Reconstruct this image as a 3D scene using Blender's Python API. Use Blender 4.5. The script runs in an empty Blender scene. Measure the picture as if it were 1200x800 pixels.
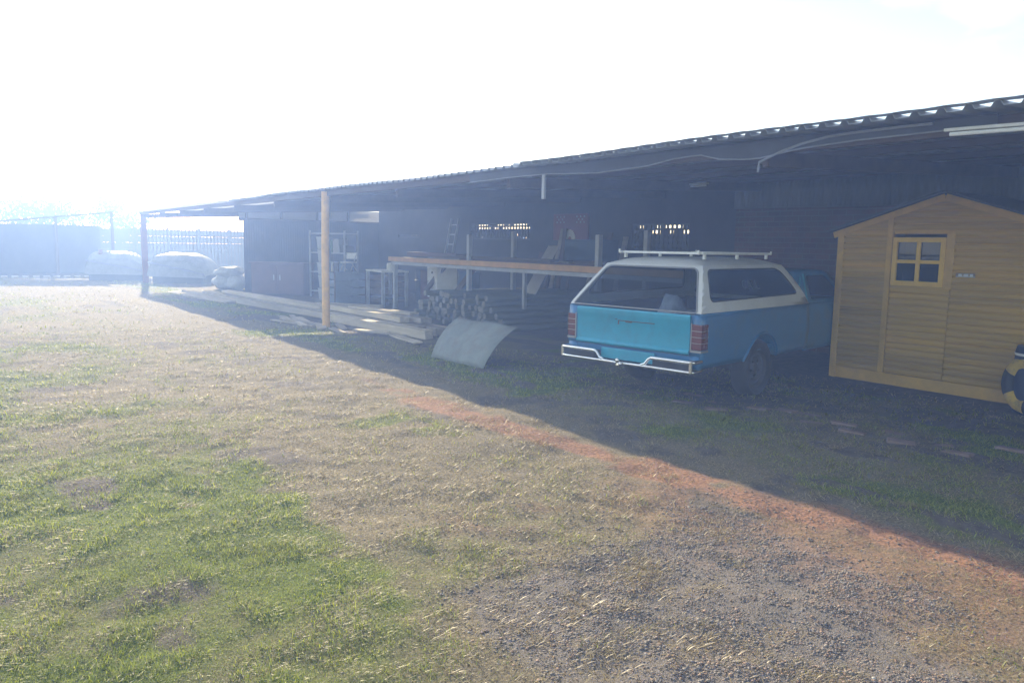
import bpy, bmesh, math, random
import numpy as np
from mathutils import Matrix, Vector
R = math.radians
random.seed(7)
RNG = np.random.default_rng(11)
scene = bpy.context.scene
COL = scene.collection

# ------------------------------------------------------------------ camera, sky, sun, exposure
CAM_H = 1.6
cam = bpy.data.cameras.new('camera')
cam.lens = 27.0; cam.sensor_width = 36.0; cam.clip_start = 0.05; cam.clip_end = 2000
camo = bpy.data.objects.new('camera', cam); COL.objects.link(camo)
camo.matrix_world = (Matrix.Translation((0, 0, CAM_H)) @ Matrix.Rotation(R(-36.4), 4, 'Z')
                     @ Matrix.Rotation(R(90 - 7.2), 4, 'X') @ Matrix.Rotation(R(1.0), 4, 'Z'))
scene.camera = camo
SUN_EL, SUN_AZ = 20.5, 11.3            # elevation; heading clockwise from +Y
SUN_DIR = Vector((math.sin(R(SUN_AZ)) * math.cos(R(SUN_EL)), math.cos(R(SUN_AZ)) * math.cos(R(SUN_EL)), math.sin(R(SUN_EL))))
world = bpy.data.worlds.new('World'); scene.world = world; world.use_nodes = True
wn = world.node_tree; wn.nodes.clear()
sky = wn.nodes.new('ShaderNodeTexSky'); sky.sky_type = 'NISHITA'; sky.sun_disc = False
sky.sun_elevation = R(SUN_EL); sky.sun_rotation = R(SUN_AZ)
sky.air_density = 1.0; sky.dust_density = 1.5; sky.ozone_density = 1.0; sky.altitude = 1400
bgn = wn.nodes.new('ShaderNodeBackground'); bgn.inputs['Strength'].default_value = 0.15
won = wn.nodes.new('ShaderNodeOutputWorld')
wtc = wn.nodes.new('ShaderNodeTexCoord'); wmp = wn.nodes.new('ShaderNodeMapping'); wmp.inputs['Scale'].default_value = (1, 1, 2.4)
wnz = wn.nodes.new('ShaderNodeTexNoise'); wnz.inputs['Scale'].default_value = 3.2; wnz.inputs['Detail'].default_value = 8; wnz.inputs['Roughness'].default_value = .58
wmr = wn.nodes.new('ShaderNodeMapRange'); wmr.inputs[1].default_value = .47; wmr.inputs[2].default_value = .62; wmr.inputs[4].default_value = .9
wmx = wn.nodes.new('ShaderNodeMix'); wmx.data_type = 'RGBA'; wmx.inputs[7].default_value = (4.6, 4.75, 5.0, 1)
wn.links.new(wtc.outputs['Generated'], wmp.inputs['Vector']); wn.links.new(wmp.outputs[0], wnz.inputs['Vector']); wn.links.new(wnz.outputs['Fac'], wmr.inputs[0])
wn.links.new(wmr.outputs[0], wmx.inputs[0]); wn.links.new(sky.outputs[0], wmx.inputs[6]); wn.links.new(wmx.outputs[2], bgn.inputs['Color']); wn.links.new(bgn.outputs[0], won.inputs['Surface'])
sun = bpy.data.lights.new('sun', 'SUN'); sun.energy = 5.0; sun.angle = R(0.53); sun.color = (1.0, 0.90, 0.74)
suno = bpy.data.objects.new('sun', sun); COL.objects.link(suno); suno.location = (3, 20, 12)
suno.rotation_euler = SUN_DIR.to_track_quat('Z', 'Y').to_euler()
scene.view_settings.view_transform = 'Standard'; scene.view_settings.look = 'None'
scene.view_settings.gamma = 1.0; scene.view_settings.use_curve_mapping = False
scene.view_settings.exposure = 1.17
HAZE_BLUE = 0.0148; HAZE_PALE = 0.0032   # added blue veil and pale sunward glow, standing in for lens flare
cy = scene.cycles
cy.use_denoising = True; cy.max_bounces = 8; cy.diffuse_bounces = 4; cy.transparent_max_bounces = 16
cy.volume_bounces = 1; cy.sample_clamp_indirect = 6.0

# ------------------------------------------------------------------ helpers
def tag(o, label=None, cat=None, group=None, kind=None):
    if label: o['label'] = label
    if cat: o['category'] = cat
    if group: o['group'] = group
    if kind: o['kind'] = kind
    return o

def empty(name, loc=(0, 0, 0), rz=0.0, label=None, cat=None, group=None):
    o = bpy.data.objects.new(name, None); COL.objects.link(o)
    o.empty_display_size = 0.2; o.location = loc; o.rotation_euler = (0, 0, rz)
    return tag(o, label, cat, group)

def copy_tree(o, parent=None):
    c = o.copy(); COL.objects.link(c)
    if parent is not None: c.parent = parent
    for ch in list(o.children): copy_tree(ch, c)
    return c

class MB:
    """collects shapes, then builds ONE mesh object"""
    def __init__(s): s.v = []; s.f = []
    def add(s, vs, fs):
        n = len(s.v); s.v += [tuple(p) for p in vs]; s.f += [tuple(i + n for i in f) for f in fs]; return s
    def box(s, x0, x1, y0, y1, z0, z1, M=None):
        vs = [Vector((x, y, z)) for z in (z0, z1) for y in (y0, y1) for x in (x0, x1)]
        if M is not None: vs = [M @ p for p in vs]
        return s.add(vs, [(0, 2, 3, 1), (4, 5, 7, 6), (0, 1, 5, 4), (2, 6, 7, 3), (0, 4, 6, 2), (1, 3, 7, 5)])
    def bar(s, p0, p1, w, h, up=(0, 0, 1)):
        p0, p1 = Vector(p0), Vector(p1); d = (p1 - p0).normalized(); u = Vector(up)
        r = d.cross(u)
        if r.length < 1e-4: r = d.cross(Vector((1, 0, 0)))
        r.normalize(); u = r.cross(d)
        vs = []
        for p in (p0, p1):
            for a, b in ((-1, -1), (1, -1), (1, 1), (-1, 1)): vs.append(p + r * (a * w / 2) + u * (b * h / 2))
        return s.add(vs, [(3, 2, 1, 0), (4, 5, 6, 7), (0, 1, 5, 4), (1, 2, 6, 5), (2, 3, 7, 6), (3, 0, 4, 7)])
    def tube(s, pts, r, n=10, caps=True):
        pts = [Vector(p) for p in pts]; rings = []
        rr = r if isinstance(r, (list, tuple)) else [r] * len(pts)
        up = None
        for i, p in enumerate(pts):
            d = (pts[min(i + 1, len(pts) - 1)] - pts[max(i - 1, 0)]).normalized()
            if up is None:
                up = Vector((0, 0, 1)) if abs(d.z) < .9 else Vector((1, 0, 0))
            x = d.cross(up).normalized(); y = x.cross(d); up = y
            rings.append([p + (x * math.cos(t) + y * math.sin(t)) * rr[i] for t in [2 * math.pi * k / n for k in range(n)]])
        vs = [q for g in rings for q in g]; fs = []
        for i in range(len(pts) - 1):
            for k in range(n):
                a, b = i * n + k, i * n + (k + 1) % n
                fs.append((a, b, b + n, a + n))
        if caps:
            fs.append(tuple(range(n))[::-1]); fs.append(tuple(range((len(pts) - 1) * n, len(pts) * n)))
        return s.add(vs, fs)
    def lathe(s, prof, n=24, M=None):
        vs, fs = [], []
        for r, z in prof:
            for k in range(n):
                t = 2 * math.pi * k / n; p = Vector((r * math.cos(t), r * math.sin(t), z)); vs.append(M @ p if M is not None else p)
        for i in range(len(prof) - 1):
            for k in range(n):
                a, b = i * n + k, i * n + (k + 1) % n
                fs.append((a, b, b + n, a + n))
        return s.add(vs, fs)
    def grid(s, P):
        """P[i][j] points"""
        n, m = len(P), len(P[0]); vs = [p for row in P for p in row]
        return s.add(vs, [(i * m + j, (i + 1) * m + j, (i + 1) * m + j + 1, i * m + j + 1) for i in range(n - 1) for j in range(m - 1)])
    def build(s, name, mat, parent=None, smooth=False, bevel=0, solid=0, offset=-1, angle=35, merge=False, seg=2, loc=None):
        me = bpy.data.meshes.new(name); me.from_pydata(s.v, [], s.f); me.update()
        bm = bmesh.new(); bm.from_mesh(me)
        if merge: bmesh.ops.remove_doubles(bm, verts=bm.verts, dist=0.004)
        bmesh.ops.recalc_face_normals(bm, faces=bm.faces)
        for f in bm.faces: f.smooth = smooth
        if smooth:
            for e in bm.edges:
                if len(e.link_faces) == 2 and e.calc_face_angle(0) > R(angle): e.smooth = False
        bm.to_mesh(me); bm.free()
        o = bpy.data.objects.new(name, me); COL.objects.link(o); me.materials.append(mat)
        if parent is not None: o.parent = parent
        if loc is not None: o.location = loc
        if solid:
            m = o.modifiers.new('thick', 'SOLIDIFY'); m.thickness = solid; m.offset = offset
        if bevel:
            m = o.modifiers.new('bevel', 'BEVEL'); m.width = bevel; m.segments = seg; m.limit_method = 'ANGLE'; m.angle_limit = R(40)
        return o

def mat(name, col, rough=0.7, metal=0.0, var=0.12, scale=6.0, bump=0.0, bscale=40.0, dirt=None, dirt_amt=0.5, dirt_scale=2.0, coat=0.0, stretch=(1, 1, 1), spec=0.5):
    m = bpy.data.materials.new(name); m.use_nodes = True; nt = m.node_tree; N = nt.nodes; L = nt.links
    b = N['Principled BSDF']; b.inputs['Roughness'].default_value = rough; b.inputs['Metallic'].default_value = metal
    b.inputs['Coat Weight'].default_value = coat; b.inputs['Specular IOR Level'].default_value = spec
    tc = N.new('ShaderNodeTexCoord'); mp = N.new('ShaderNodeMapping'); mp.inputs['Scale'].default_value = stretch
    L.new(tc.outputs['Object'], mp.inputs['Vector'])
    n1 = N.new('ShaderNodeTexNoise'); n1.inputs['Scale'].default_value = scale; n1.inputs['Detail'].default_value = 6; n1.inputs['Roughness'].default_value = .65
    L.new(mp.outputs[0], n1.inputs['Vector'])
    r = N.new('ShaderNodeMapRange'); r.inputs[1].default_value = .3; r.inputs[2].default_value = .7
    r.inputs[3].default_value = 1 - var; r.inputs[4].default_value = 1 + var
    L.new(n1.outputs['Fac'], r.inputs[0])
    mx = N.new('ShaderNodeMix'); mx.data_type = 'RGBA'; mx.blend_type = 'MULTIPLY'; mx.inputs[0].default_value = 1
    mx.inputs[6].default_value = (*col, 1); L.new(r.outputs[0], mx.inputs[7]); out = mx.outputs[2]
    if dirt is not None:
        n2 = N.new('ShaderNodeTexNoise'); n2.inputs['Scale'].default_value = dirt_scale; n2.inputs['Detail'].default_value = 8; n2.inputs['Roughness'].default_value = .7
        L.new(mp.outputs[0], n2.inputs['Vector'])
        cr = N.new('ShaderNodeMapRange'); cr.inputs[1].default_value = .48; cr.inputs[2].default_value = .72; cr.inputs[3].default_value = 0; cr.inputs[4].default_value = dirt_amt
        L.new(n2.outputs['Fac'], cr.inputs[0])
        m2 = N.new('ShaderNodeMix'); m2.data_type = 'RGBA'; L.new(cr.outputs[0], m2.inputs[0]); L.new(out, m2.inputs[6]); m2.inputs[7].default_value = (*dirt, 1); out = m2.outputs[2]
    L.new(out, b.inputs['Base Color'])
    r2 = N.new('ShaderNodeMapRange'); r2.inputs[3].default_value = max(.02, rough - .1); r2.inputs[4].default_value = min(1, rough + .1); L.new(n1.outputs['Fac'], r2.inputs[0]); L.new(r2.outputs[0], b.inputs['Roughness'])
    if bump:
        n3 = N.new('ShaderNodeTexNoise'); n3.inputs['Scale'].default_value = bscale; n3.inputs['Detail'].default_value = 5
        L.new(mp.outputs[0], n3.inputs['Vector'])
        bp = N.new('ShaderNodeBump'); bp.inputs['Strength'].default_value = bump; bp.inputs['Distance'].default_value = .01
        L.new(n3.outputs['Fac'], bp.inputs['Height']); L.new(bp.outputs[0], b.inputs['Normal'])
    return m

def glass_mat(name, tint, refl=0.12, rough=0.03):
    m = bpy.data.materials.new(name); m.use_nodes = True; nt = m.node_tree; N = nt.nodes; L = nt.links; N.clear()
    t = N.new('ShaderNodeBsdfTransparent'); t.inputs[0].default_value = (*tint, 1)
    g = N.new('ShaderNodeBsdfGlossy'); g.inputs['Roughness'].default_value = rough
    fr = N.new('ShaderNodeFresnel'); fr.inputs[0].default_value = 1.5 if refl > 0 else 1.12
    ad = N.new('ShaderNodeMath'); ad.operation = 'ADD'; ad.inputs[1].default_value = refl - .04; L.new(fr.outputs[0], ad.inputs[0])
    mx = N.new('ShaderNodeMixShader'); (L.new(ad.outputs[0], mx.inputs[0]) if refl > 0 else setattr(mx.inputs[0], 'default_value', .012)); L.new(t.outputs[0], mx.inputs[1]); L.new(g.outputs[0], mx.inputs[2])
    o = N.new('ShaderNodeOutputMaterial'); L.new(mx.outputs[0], o.inputs[0]); return m

def leafy_mat(name, attr='Col', trans=0.45, rough=.6):
    """thin plant matter coloured per blade: diffuse + light passing through"""
    m = bpy.data.materials.new(name); m.use_nodes = True; nt = m.node_tree; N = nt.nodes; L = nt.links; N.clear()
    a = N.new('ShaderNodeAttribute'); a.attribute_name = attr
    d = N.new('ShaderNodeBsdfDiffuse'); t = N.new('ShaderNodeBsdfTranslucent'); L.new(a.outputs['Color'], d.inputs[0]); L.new(a.outputs['Color'], t.inputs[0])
    mx = N.new('ShaderNodeMixShader'); mx.inputs[0].default_value = trans; L.new(d.outputs[0], mx.inputs[1]); L.new(t.outputs[0], mx.inputs[2])
    g = N.new('ShaderNodeBsdfGlossy'); g.inputs['Roughness'].default_value = .45
    m2 = N.new('ShaderNodeMixShader'); m2.inputs[0].default_value = .06; L.new(mx.outputs[0], m2.inputs[1]); L.new(g.outputs[0], m2.inputs[2])
    o = N.new('ShaderNodeOutputMaterial'); L.new(m2.outputs[0], o.inputs[0]); return m

def brick_mat(name):
    m = bpy.data.materials.new(name); m.use_nodes = True; nt = m.node_tree; N = nt.nodes; L = nt.links
    b = N['Principled BSDF']; b.inputs['Roughness'].default_value = .9
    tc = N.new('ShaderNodeTexCoord'); sp = N.new('ShaderNodeSeparateXYZ'); cb = N.new('ShaderNodeCombineXYZ'); L.new(tc.outputs['Object'], sp.inputs[0])
    ad = N.new('ShaderNodeMath'); ad.operation = 'ADD'; L.new(sp.outputs[0], ad.inputs[0]); L.new(sp.outputs[1], ad.inputs[1])
    L.new(ad.outputs[0], cb.inputs[0]); L.new(sp.outputs[2], cb.inputs[1])
    br = N.new('ShaderNodeTexBrick'); br.inputs['Scale'].default_value = 1.0; br.inputs['Brick Width'].default_value = .23; br.inputs['Row Height'].default_value = .085
    br.inputs['Mortar Size'].default_value = .008; br.inputs['Color1'].default_value = (.17, .08, .06, 1); br.inputs['Color2'].default_value = (.12, .06, .05, 1); br.inputs['Mortar'].default_value = (.16, .14, .13, 1)
    L.new(cb.outputs[0], br.inputs['Vector'])
    n = N.new('ShaderNodeTexNoise'); n.inputs['Scale'].default_value = 3; n.inputs['Detail'].default_value = 8; L.new(tc.outputs['Object'], n.inputs['Vector'])
    mx = N.new('ShaderNodeMix'); mx.data_type = 'RGBA'; mx.blend_type = 'MULTIPLY'; mx.inputs[0].default_value = .6; L.new(br.outputs['Color'], mx.inputs[6]); L.new(n.outputs['Color'], mx.inputs[7])
    L.new(mx.outputs[2], b.inputs['Base Color'])
    bp = N.new('ShaderNodeBump'); bp.inputs['Strength'].default_value = .5; bp.inputs['Distance'].default_value = .01; bp.invert = True
    L.new(br.outputs['Fac'], bp.inputs['Height']); L.new(bp.outputs[0], b.inputs['Normal'])
    return m

def _hash(ix, iy, seed):
    h = (ix.astype(np.int64) * 374761393 + iy.astype(np.int64) * 668265263 + seed * 1442695041) & 0xFFFFFFFF
    h = ((h ^ (h >> 13)) * 1274126177) & 0xFFFFFFFF
    return ((h ^ (h >> 16)) & 0xFFFF) / 65535.0
def vnoise(x, y, seed=0):
    ix = np.floor(x); iy = np.floor(y); fx = x - ix; fy = y - iy
    fx = fx * fx * (3 - 2 * fx); fy = fy * fy * (3 - 2 * fy)
    a = _hash(ix, iy, seed); b = _hash(ix + 1, iy, seed); c = _hash(ix, iy + 1, seed); d = _hash(ix + 1, iy + 1, seed)
    return (a * (1 - fx) + b * fx) * (1 - fy) + (c * (1 - fx) + d * fx) * fy
def fbm(x, y, seed=0, octv=4):
    s = 0; a = .5; t = 0
    for k in range(octv):
        s = s + a * vnoise(x * 2 ** k + 17.3 * k, y * 2 ** k - 9.1 * k, seed + k); t += a; a *= .5
    return s / t
def sstep(a, b, x):
    t = np.clip((x - a) / (b - a), 0, 1); return t * t * (3 - 2 * t)

# ------------------------------------------------------------------ ground
def ground_z(x, y):
    base = .05 * (fbm(x * .35, y * .35, 3) - .5) + .055 * (fbm(x * 1.6, y * 1.6, 5) - .5) + .034 * (fbm(x * 6, y * 6, 9, 3) - .5)
    flat = sstep(5.2, 6.2, x) * .75
    return base * (1 - flat)

def masks(x, y):
    n1 = fbm(x * .9, y * .9, 21); n2 = fbm(x * 3.1, y * 3.1, 31); n3 = fbm(x * .35, y * .35, 41); n4 = fbm(x * 9, y * 9, 51, 3)
    w = (n1 - .5) * .9 + (n2 - .5) * .5
    # gravel: worn patch in front, right of the camera
    gx = sstep(1.45, 1.95, x + w * .8) * (1 - sstep(3.55, 4.05, x + w * .7))
    gravel = gx * (1 - sstep(2.6, 3.3, y + w * 1.1 - .25 * (x - 2.6)))
    gravel *= 1 - sstep(2.85, 3.3, x + w * .5) * (1 - sstep(1.35, 1.75, y + w * .5))
    # bare red earth along the drip line of the roof
    c = 4.0 + .12 * np.sin(y * .7) + (n1 - .5) * .35
    red = 1.15 * np.exp(-((x - c) / .2) ** 2) * (1 - sstep(5.5, 9.5, y)) * sstep(.3, .5, n2 + .12)
    red *= .55 + .6 * sstep(.36, .56, fbm(x * 5, y * 2.2, 71))
    red = np.maximum(red, .38 * np.exp(-((x - 2.6) / .7) ** 2 - ((y - 3.55) / .4) ** 2) * sstep(.38, .55, n2))
    red = np.maximum(red, .42 * sstep(2.0, 3.9, x) * (1 - sstep(4.0, 4.3, x)) * sstep(.52, .62, n1) * (1 - sstep(3.2, 4.6, y)))
    # green cover
    near = sstep(-.2, .35, 1.75 - x + w * .9) * (1 - sstep(4.5, 8.5, y + w * 2))
    green = near * (.55 + .6 * sstep(.36, .6, n1 * .5 + n2 * .5))
    green = np.maximum(green, (.14 + .5 * sstep(.44, .62, n3 * .5 + n1 * .5) * (1 - .6 * sstep(1.7, 2.3, x + w * .6))) * (1 - sstep(3.3, 4.0, x)))
    green = np.maximum(green, .42 * sstep(-1.0, 2.5, y - 3 - x) * sstep(.42, .58, n2 * .5 + n1 * .5) * (1 - sstep(1.8, 2.8, x + w * .6)))
    green = np.maximum(green, .75 * np.exp(-((x - 3.1) / .45) ** 2 - ((y - 5.9) / .9) ** 2) * sstep(.35, .55, n2))
    shade = sstep(4.45, 4.9, x + w * .3)
    green = np.maximum(green, shade * (.35 + .6 * sstep(.4, .6, n1)) * (1 - sstep(8.2, 8.9, x)))
    green = np.maximum(green, .8 * np.exp(-((y - 13.2) / .6) ** 2) * sstep(3.6, 4.2, x) * (1 - sstep(5.4, 5.7, x)))
    # dark trodden soil
    mud = sstep(.56, .68, fbm(x * 1.3 + 5, y * 1.1, 61)) * sstep(.4, .6, n2) * .8
    mud = np.maximum(mud, .9 * np.exp(-((x - 4.65 - .1 * np.sin(y)) / .22) ** 2) * sstep(.45, .6, n2) * (1 - sstep(4, 6, y)))
    mud = np.maximum(mud, .9 * sstep(8.0, 8.8, x))
    mud = np.maximum(mud, .95 * sstep(4.5, 4.9, x) * sstep(.51, .60, fbm(x * 1.7 + 3, y * .8, 66)))
    mud = np.maximum(mud, .8 * sstep(5.6, 6.2, x) * sstep(.42, .6, n2 * .5 + n1 * .5))
    green = np.clip(green, 0, 1) * (1 - np.clip(gravel * 1.15, 0, 1)) * (1 - .85 * np.clip(red, 0, 1)) * (1 - .5 * mud)
    return green, gravel, red, mud, n2, n4

def axis(lo, hi, step, far_lo, far_hi):
    a = list(np.arange(lo, hi + 1e-6, step)); s = step
    while a[-1] < far_hi: s *= 1.18; a.append(a[-1] + s)
    s = step; b = []
    v = lo
    while v > far_lo: s *= 1.18; v -= s; b.append(v)
    return np.array(b[::-1] + a)

def build_ground():
    xs = axis(-4.5, 8.5, .05, -170, 170); ys = axis(.6, 14, .05, -120, 190)
    X, Y = np.meshgrid(xs, ys); nx, ny = len(xs), len(ys)
    Z = ground_z(X, Y)
    co = np.stack([X, Y, Z], -1).reshape(-1, 3)
    idx = np.arange(nx * ny).reshape(ny, nx)
    F = np.stack([idx[:-1, :-1], idx[:-1, 1:], idx[1:, 1:], idx[1:, :-1]], -1).reshape(-1, 4)
    me = bpy.data.meshes.new('ground'); me.vertices.add(len(co)); me.vertices.foreach_set('co', co.ravel())
    me.loops.add(F.size); me.loops.foreach_set('vertex_index', F.ravel().astype(np.int32)); me.polygons.add(len(F))
    me.polygons.foreach_set('loop_start', np.arange(0, F.size, 4, dtype=np.int32)); me.polygons.foreach_set('loop_total', np.full(len(F), 4, np.int32))
    me.polygons.foreach_set('use_smooth', np.ones(len(F), bool))
    me.update(calc_edges=True)
    g, gr, rd, mu, n2, n4 = masks(X.ravel(), Y.ravel())
    at = me.color_attributes.new('Cover', 'FLOAT_COLOR', 'POINT')
    at.data.foreach_set('color', np.stack([g, gr, rd, mu], -1).astype(np.float32).ravel())
    m = bpy.data.materials.new('soil_and_thatch'); m.use_nodes = True; nt = m.node_tree; N = nt.nodes; L = nt.links
    b = N['Principled BSDF']; b.inputs['Roughness'].default_value = .95; b.inputs['Specular IOR Level'].default_value = .2
    tc = N.new('ShaderNodeTexCoord')
    def noise(sc, det=6):
        n = N.new('ShaderNodeTexNoise'); n.inputs['Scale'].default_value = sc; n.inputs['Detail'].default_value = det; n.inputs['Roughness'].default_value = .7
        L.new(tc.outputs['Object'], n.inputs['Vector']); return n.outputs['Fac']
    def ramp(f, c0, c1, a=.35, bb=.65):
        r = N.new('ShaderNodeMapRange'); r.inputs[1].default_value = a; r.inputs[2].default_value = bb; L.new(f, r.inputs[0])
        x = N.new('ShaderNodeMix'); x.data_type = 'RGBA'; L.new(r.outputs[0], x.inputs[0]); x.inputs[6].default_value = (*c0, 1); x.inputs[7].default_value = (*c1, 1); return x.outputs[2]
    at_n = N.new('ShaderNodeAttribute'); at_n.attribute_name = 'Cover'
    sp = N.new('ShaderNodeSeparateColor'); L.new(at_n.outputs['Color'], sp.inputs[0])
    nf = noise(38, 8); nm = noise(9, 6); nl = noise(2.2, 5)
    thatch = ramp(noise(70, 8), (.06, .047, .03), (.29, .24, .15), .36, .64); greenc = ramp(nf, (.045, .065, .010), (.15, .185, .028))
    redc = ramp(nf, (.13, .07, .045), (.36, .195, .12), .38, .62); gravc = ramp(noise(210, 5), (.06, .05, .042), (.29, .255, .225), .36, .64); mudc = ramp(nm, (.075, .062, .05), (.15, .125, .1))
    def blend(base, fac, col, lo=.35, hi=.65, nz=nm):
        ad = N.new('ShaderNodeMath'); ad.operation = 'MULTIPLY_ADD'; L.new(nz, ad.inputs[0]); ad.inputs[1].default_value = .5; ad.inputs[2].default_value = -.25
        s = N.new('ShaderNodeMath'); s.operation = 'ADD'; L.new(fac, s.inputs[0]); L.new(ad.outputs[0], s.inputs[1])
        r = N.new('ShaderNodeMapRange'); r.inputs[1].default_value = lo; r.inputs[2].default_value = hi; L.new(s.outputs[0], r.inputs[0])
        x = N.new('ShaderNodeMix'); x.data_type = 'RGBA'; L.new(r.outputs[0], x.inputs[0]); L.new(base, x.inputs[6]); L.new(col, x.inputs[7]); return x.outputs[2]
    c = blend(thatch, sp.outputs[0], greenc, .25, .8); c = blend(c, at_n.outputs['Alpha'], mudc, .3, .75); c = blend(c, sp.outputs[1], gravc, .25, .6); c = blend(c, sp.outputs[2], redc, .22, .62)
    L.new(c, b.inputs['Base Color'])
    bp = N.new('ShaderNodeBump'); bp.inputs['Strength'].default_value = .8; bp.inputs['Distance'].default_value = .02; L.new(nf, bp.inputs['Height']); L.new(bp.outputs[0], b.inputs['Normal'])
    o = bpy.data.objects.new('ground', me); COL.objects.link(o); me.materials.append(m); tag(o, kind='structure')
build_ground()

def fast_mesh(name, co, F, cols, material, smooth=False):
    k = F.shape[1]
    me = bpy.data.meshes.new(name); me.vertices.add(len(co)); me.vertices.foreach_set('co', co.astype(np.float32).ravel())
    me.loops.add(F.size); me.loops.foreach_set('vertex_index', F.ravel().astype(np.int32)); me.polygons.add(len(F))
    me.polygons.foreach_set('loop_start', np.arange(0, F.size, k, dtype=np.int32)); me.polygons.foreach_set('loop_total', np.full(len(F), k, np.int32))
    if smooth: me.polygons.foreach_set('use_smooth', np.ones(len(F), bool))
    me.update(calc_edges=True)
    if cols is not None:
        at = me.color_attributes.new('Col', 'FLOAT_COLOR', 'POINT'); at.data.foreach_set('color', np.concatenate([cols, np.ones((len(cols), 1))], 1).astype(np.float32).ravel())
    o = bpy.data.objects.new(name, me); COL.objects.link(o); me.materials.append(material); return o

def in_view(x, y, pad=.06):
    """keep only what the lens (plus a generous step to the side) could see"""
    h = np.arctan2(x, y) - R(36.4)
    return (np.abs(h) < R(33.7 + 9)) & (np.hypot(x, y) > 1.3)

def scatter(n, d0, d1):
    """positions spread evenly over a ring sector round the viewpoint"""
    u = RNG.random(n); d = np.sqrt(d0 ** 2 + u * (d1 ** 2 - d0 ** 2)); a = R(36.4) + R(41) * (2 * RNG.random(n) - 1)
    return d * np.sin(a), d * np.cos(a), d

def blades(P, h, w, lean, az, cols):
    n = len(P)
    dx, dy = np.cos(az), np.sin(az); sx, sy = -dy, dx
    def pt(t, side, bend):
        r = h * np.sin(lean) * t * (1 + bend * t); z = h * (np.cos(lean) * t + .12 * t * (1 - t))
        ww = w * side
        return np.stack([P[:, 0] + dx * r + sx * ww, P[:, 1] + dy * r + sy * ww, P[:, 2] + np.maximum(z, -.01) - .004], -1)
    v = np.stack([pt(0., -.5, .5), pt(0., .5, .5), pt(.55, .42, .5), pt(.55, -.42, .5), pt(1., .04, .5), pt(1., -.04, .5)], 1)
    base = (np.arange(n) * 6)[:, None]
    F = np.concatenate([base + np.array([0, 1, 2, 3]), base + np.array([3, 2, 4, 5])], 0)
    return v.reshape(-1, 3), F, np.repeat(cols, 6, 0)

def on_floor_free(x, y):
    """no grass where the shed floor, hut or stacked goods stand"""
    ok = ~((x > 8.85) & (y < 7)) & ~((x > 7.0) & (y > 7.5))
    ok &= ~((x > 5.75) & (y > 10.5) & (RNG.random(len(x)) < .8))
    return ok

def build_grass():
    V, F, C = [], [], []; off = 0
    for (n, d0, d1, hs, ws) in ((230000, 1.7, 4.2, .62, .0026), (240000, 4.2, 8.0, .75, .004), (150000, 8, 15, .95, .0075), (90000, 15, 32, 1.15, .017)):
        x, y, d = scatter(n, d0, d1); g, gr, rd, mu, n2, n4 = masks(x, y)
        dens = np.clip(.16 + .95 * g + .28 * sstep(.35, .6, n4), 0, 1) * (1 - .96 * np.clip(gr * 1.3, 0, 1)) * (1 - .9 * np.clip(rd * 1.3, 0, 1)) * (1 - .6 * mu)
        dens = np.maximum(dens, .75 * gr * sstep(.53, .63, n2))
        k = (RNG.random(n) < dens) & on_floor_free(x, y)
        x, y, d, g, n2, n4, gr = x[k], y[k], d[k], g[k], n2[k], n4[k], gr[k]; m = len(x)
        P = np.stack([x, y, ground_z(x, y)], -1)
        tuft = .6 + .75 * sstep(.35, .75, vnoise(x * 7, y * 7, 77))
        isg = RNG.random(m) < np.clip(g * 1.15 - .08, 0.02, .90)
        h = np.where(isg, RNG.uniform(.02, .055, m), RNG.uniform(.015, .045, m)) * hs * tuft * 1.05
        lean = np.where(isg, RNG.uniform(.35, 1.35, m), RNG.uniform(.7, 1.5, m)); az = RNG.uniform(0, 2 * np.pi, m)
        t = RNG.random((m, 1)); hue = vnoise(x * 2.3, y * 2.3, 88)[:, None]
        gc = np.array([.15, .21, .015]) * (1 - t) + np.array([.42, .47, .04]) * t
        gc = gc * (1 - .35 * hue) + np.array([.32, .30, .08]) * (.35 * hue)
        sc = np.array([.20, .155, .08]) * (1 - t) + np.array([.54, .46, .26]) * t
        col = np.where(isg[:, None], gc, sc)
        v, f, c = blades(P, h, ws * RNG.uniform(.7, 1.4, m), lean, az, col)
        V.append(v); F.append(f + off); C.append(c); off += len(v)
    # small dry tufts standing in the gravel, the red earth and the turf
    n = 1500; x, y, d = scatter(n, 1.7, 9.5); g, gr, rd, mu, n2, n4 = masks(x, y)
    k = (RNG.random(n) < np.clip(.25 + .5 * gr + .8 * rd, 0, 1)) & (vnoise(x * 1.9, y * 1.9, 95) > .38) & on_floor_free(x, y) & (x < 8.2)
    x, y = np.repeat(x[k], 95), np.repeat(y[k], 95); m = len(x); sp = np.repeat(RNG.uniform(.03, .085, k.sum()), 95)
    x = x + RNG.normal(0, 1, m) * sp * 1.4; y = y + RNG.normal(0, 1, m) * sp; t = RNG.random((m, 1)); P = np.stack([x, y, ground_z(x, y)], -1)
    v, f, c = blades(P, RNG.uniform(.018, .05, m), .0032 * RNG.uniform(.7, 1.5, m), RNG.uniform(.7, 1.45, m), RNG.uniform(0, 6.28, m), np.array([.28, .21, .10]) * (1 - t) + np.array([.56, .46, .24]) * t)
    V.append(v); F.append(f + off); C.append(c); off += len(v)
    o = fast_mesh('grass', np.concatenate(V), np.concatenate(F), np.concatenate(C), leafy_mat('grass_blade', trans=.58))
    tag(o, 'short patchy lawn of green and straw coloured grass blades', 'grass', kind='stuff')
build_grass()

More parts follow.
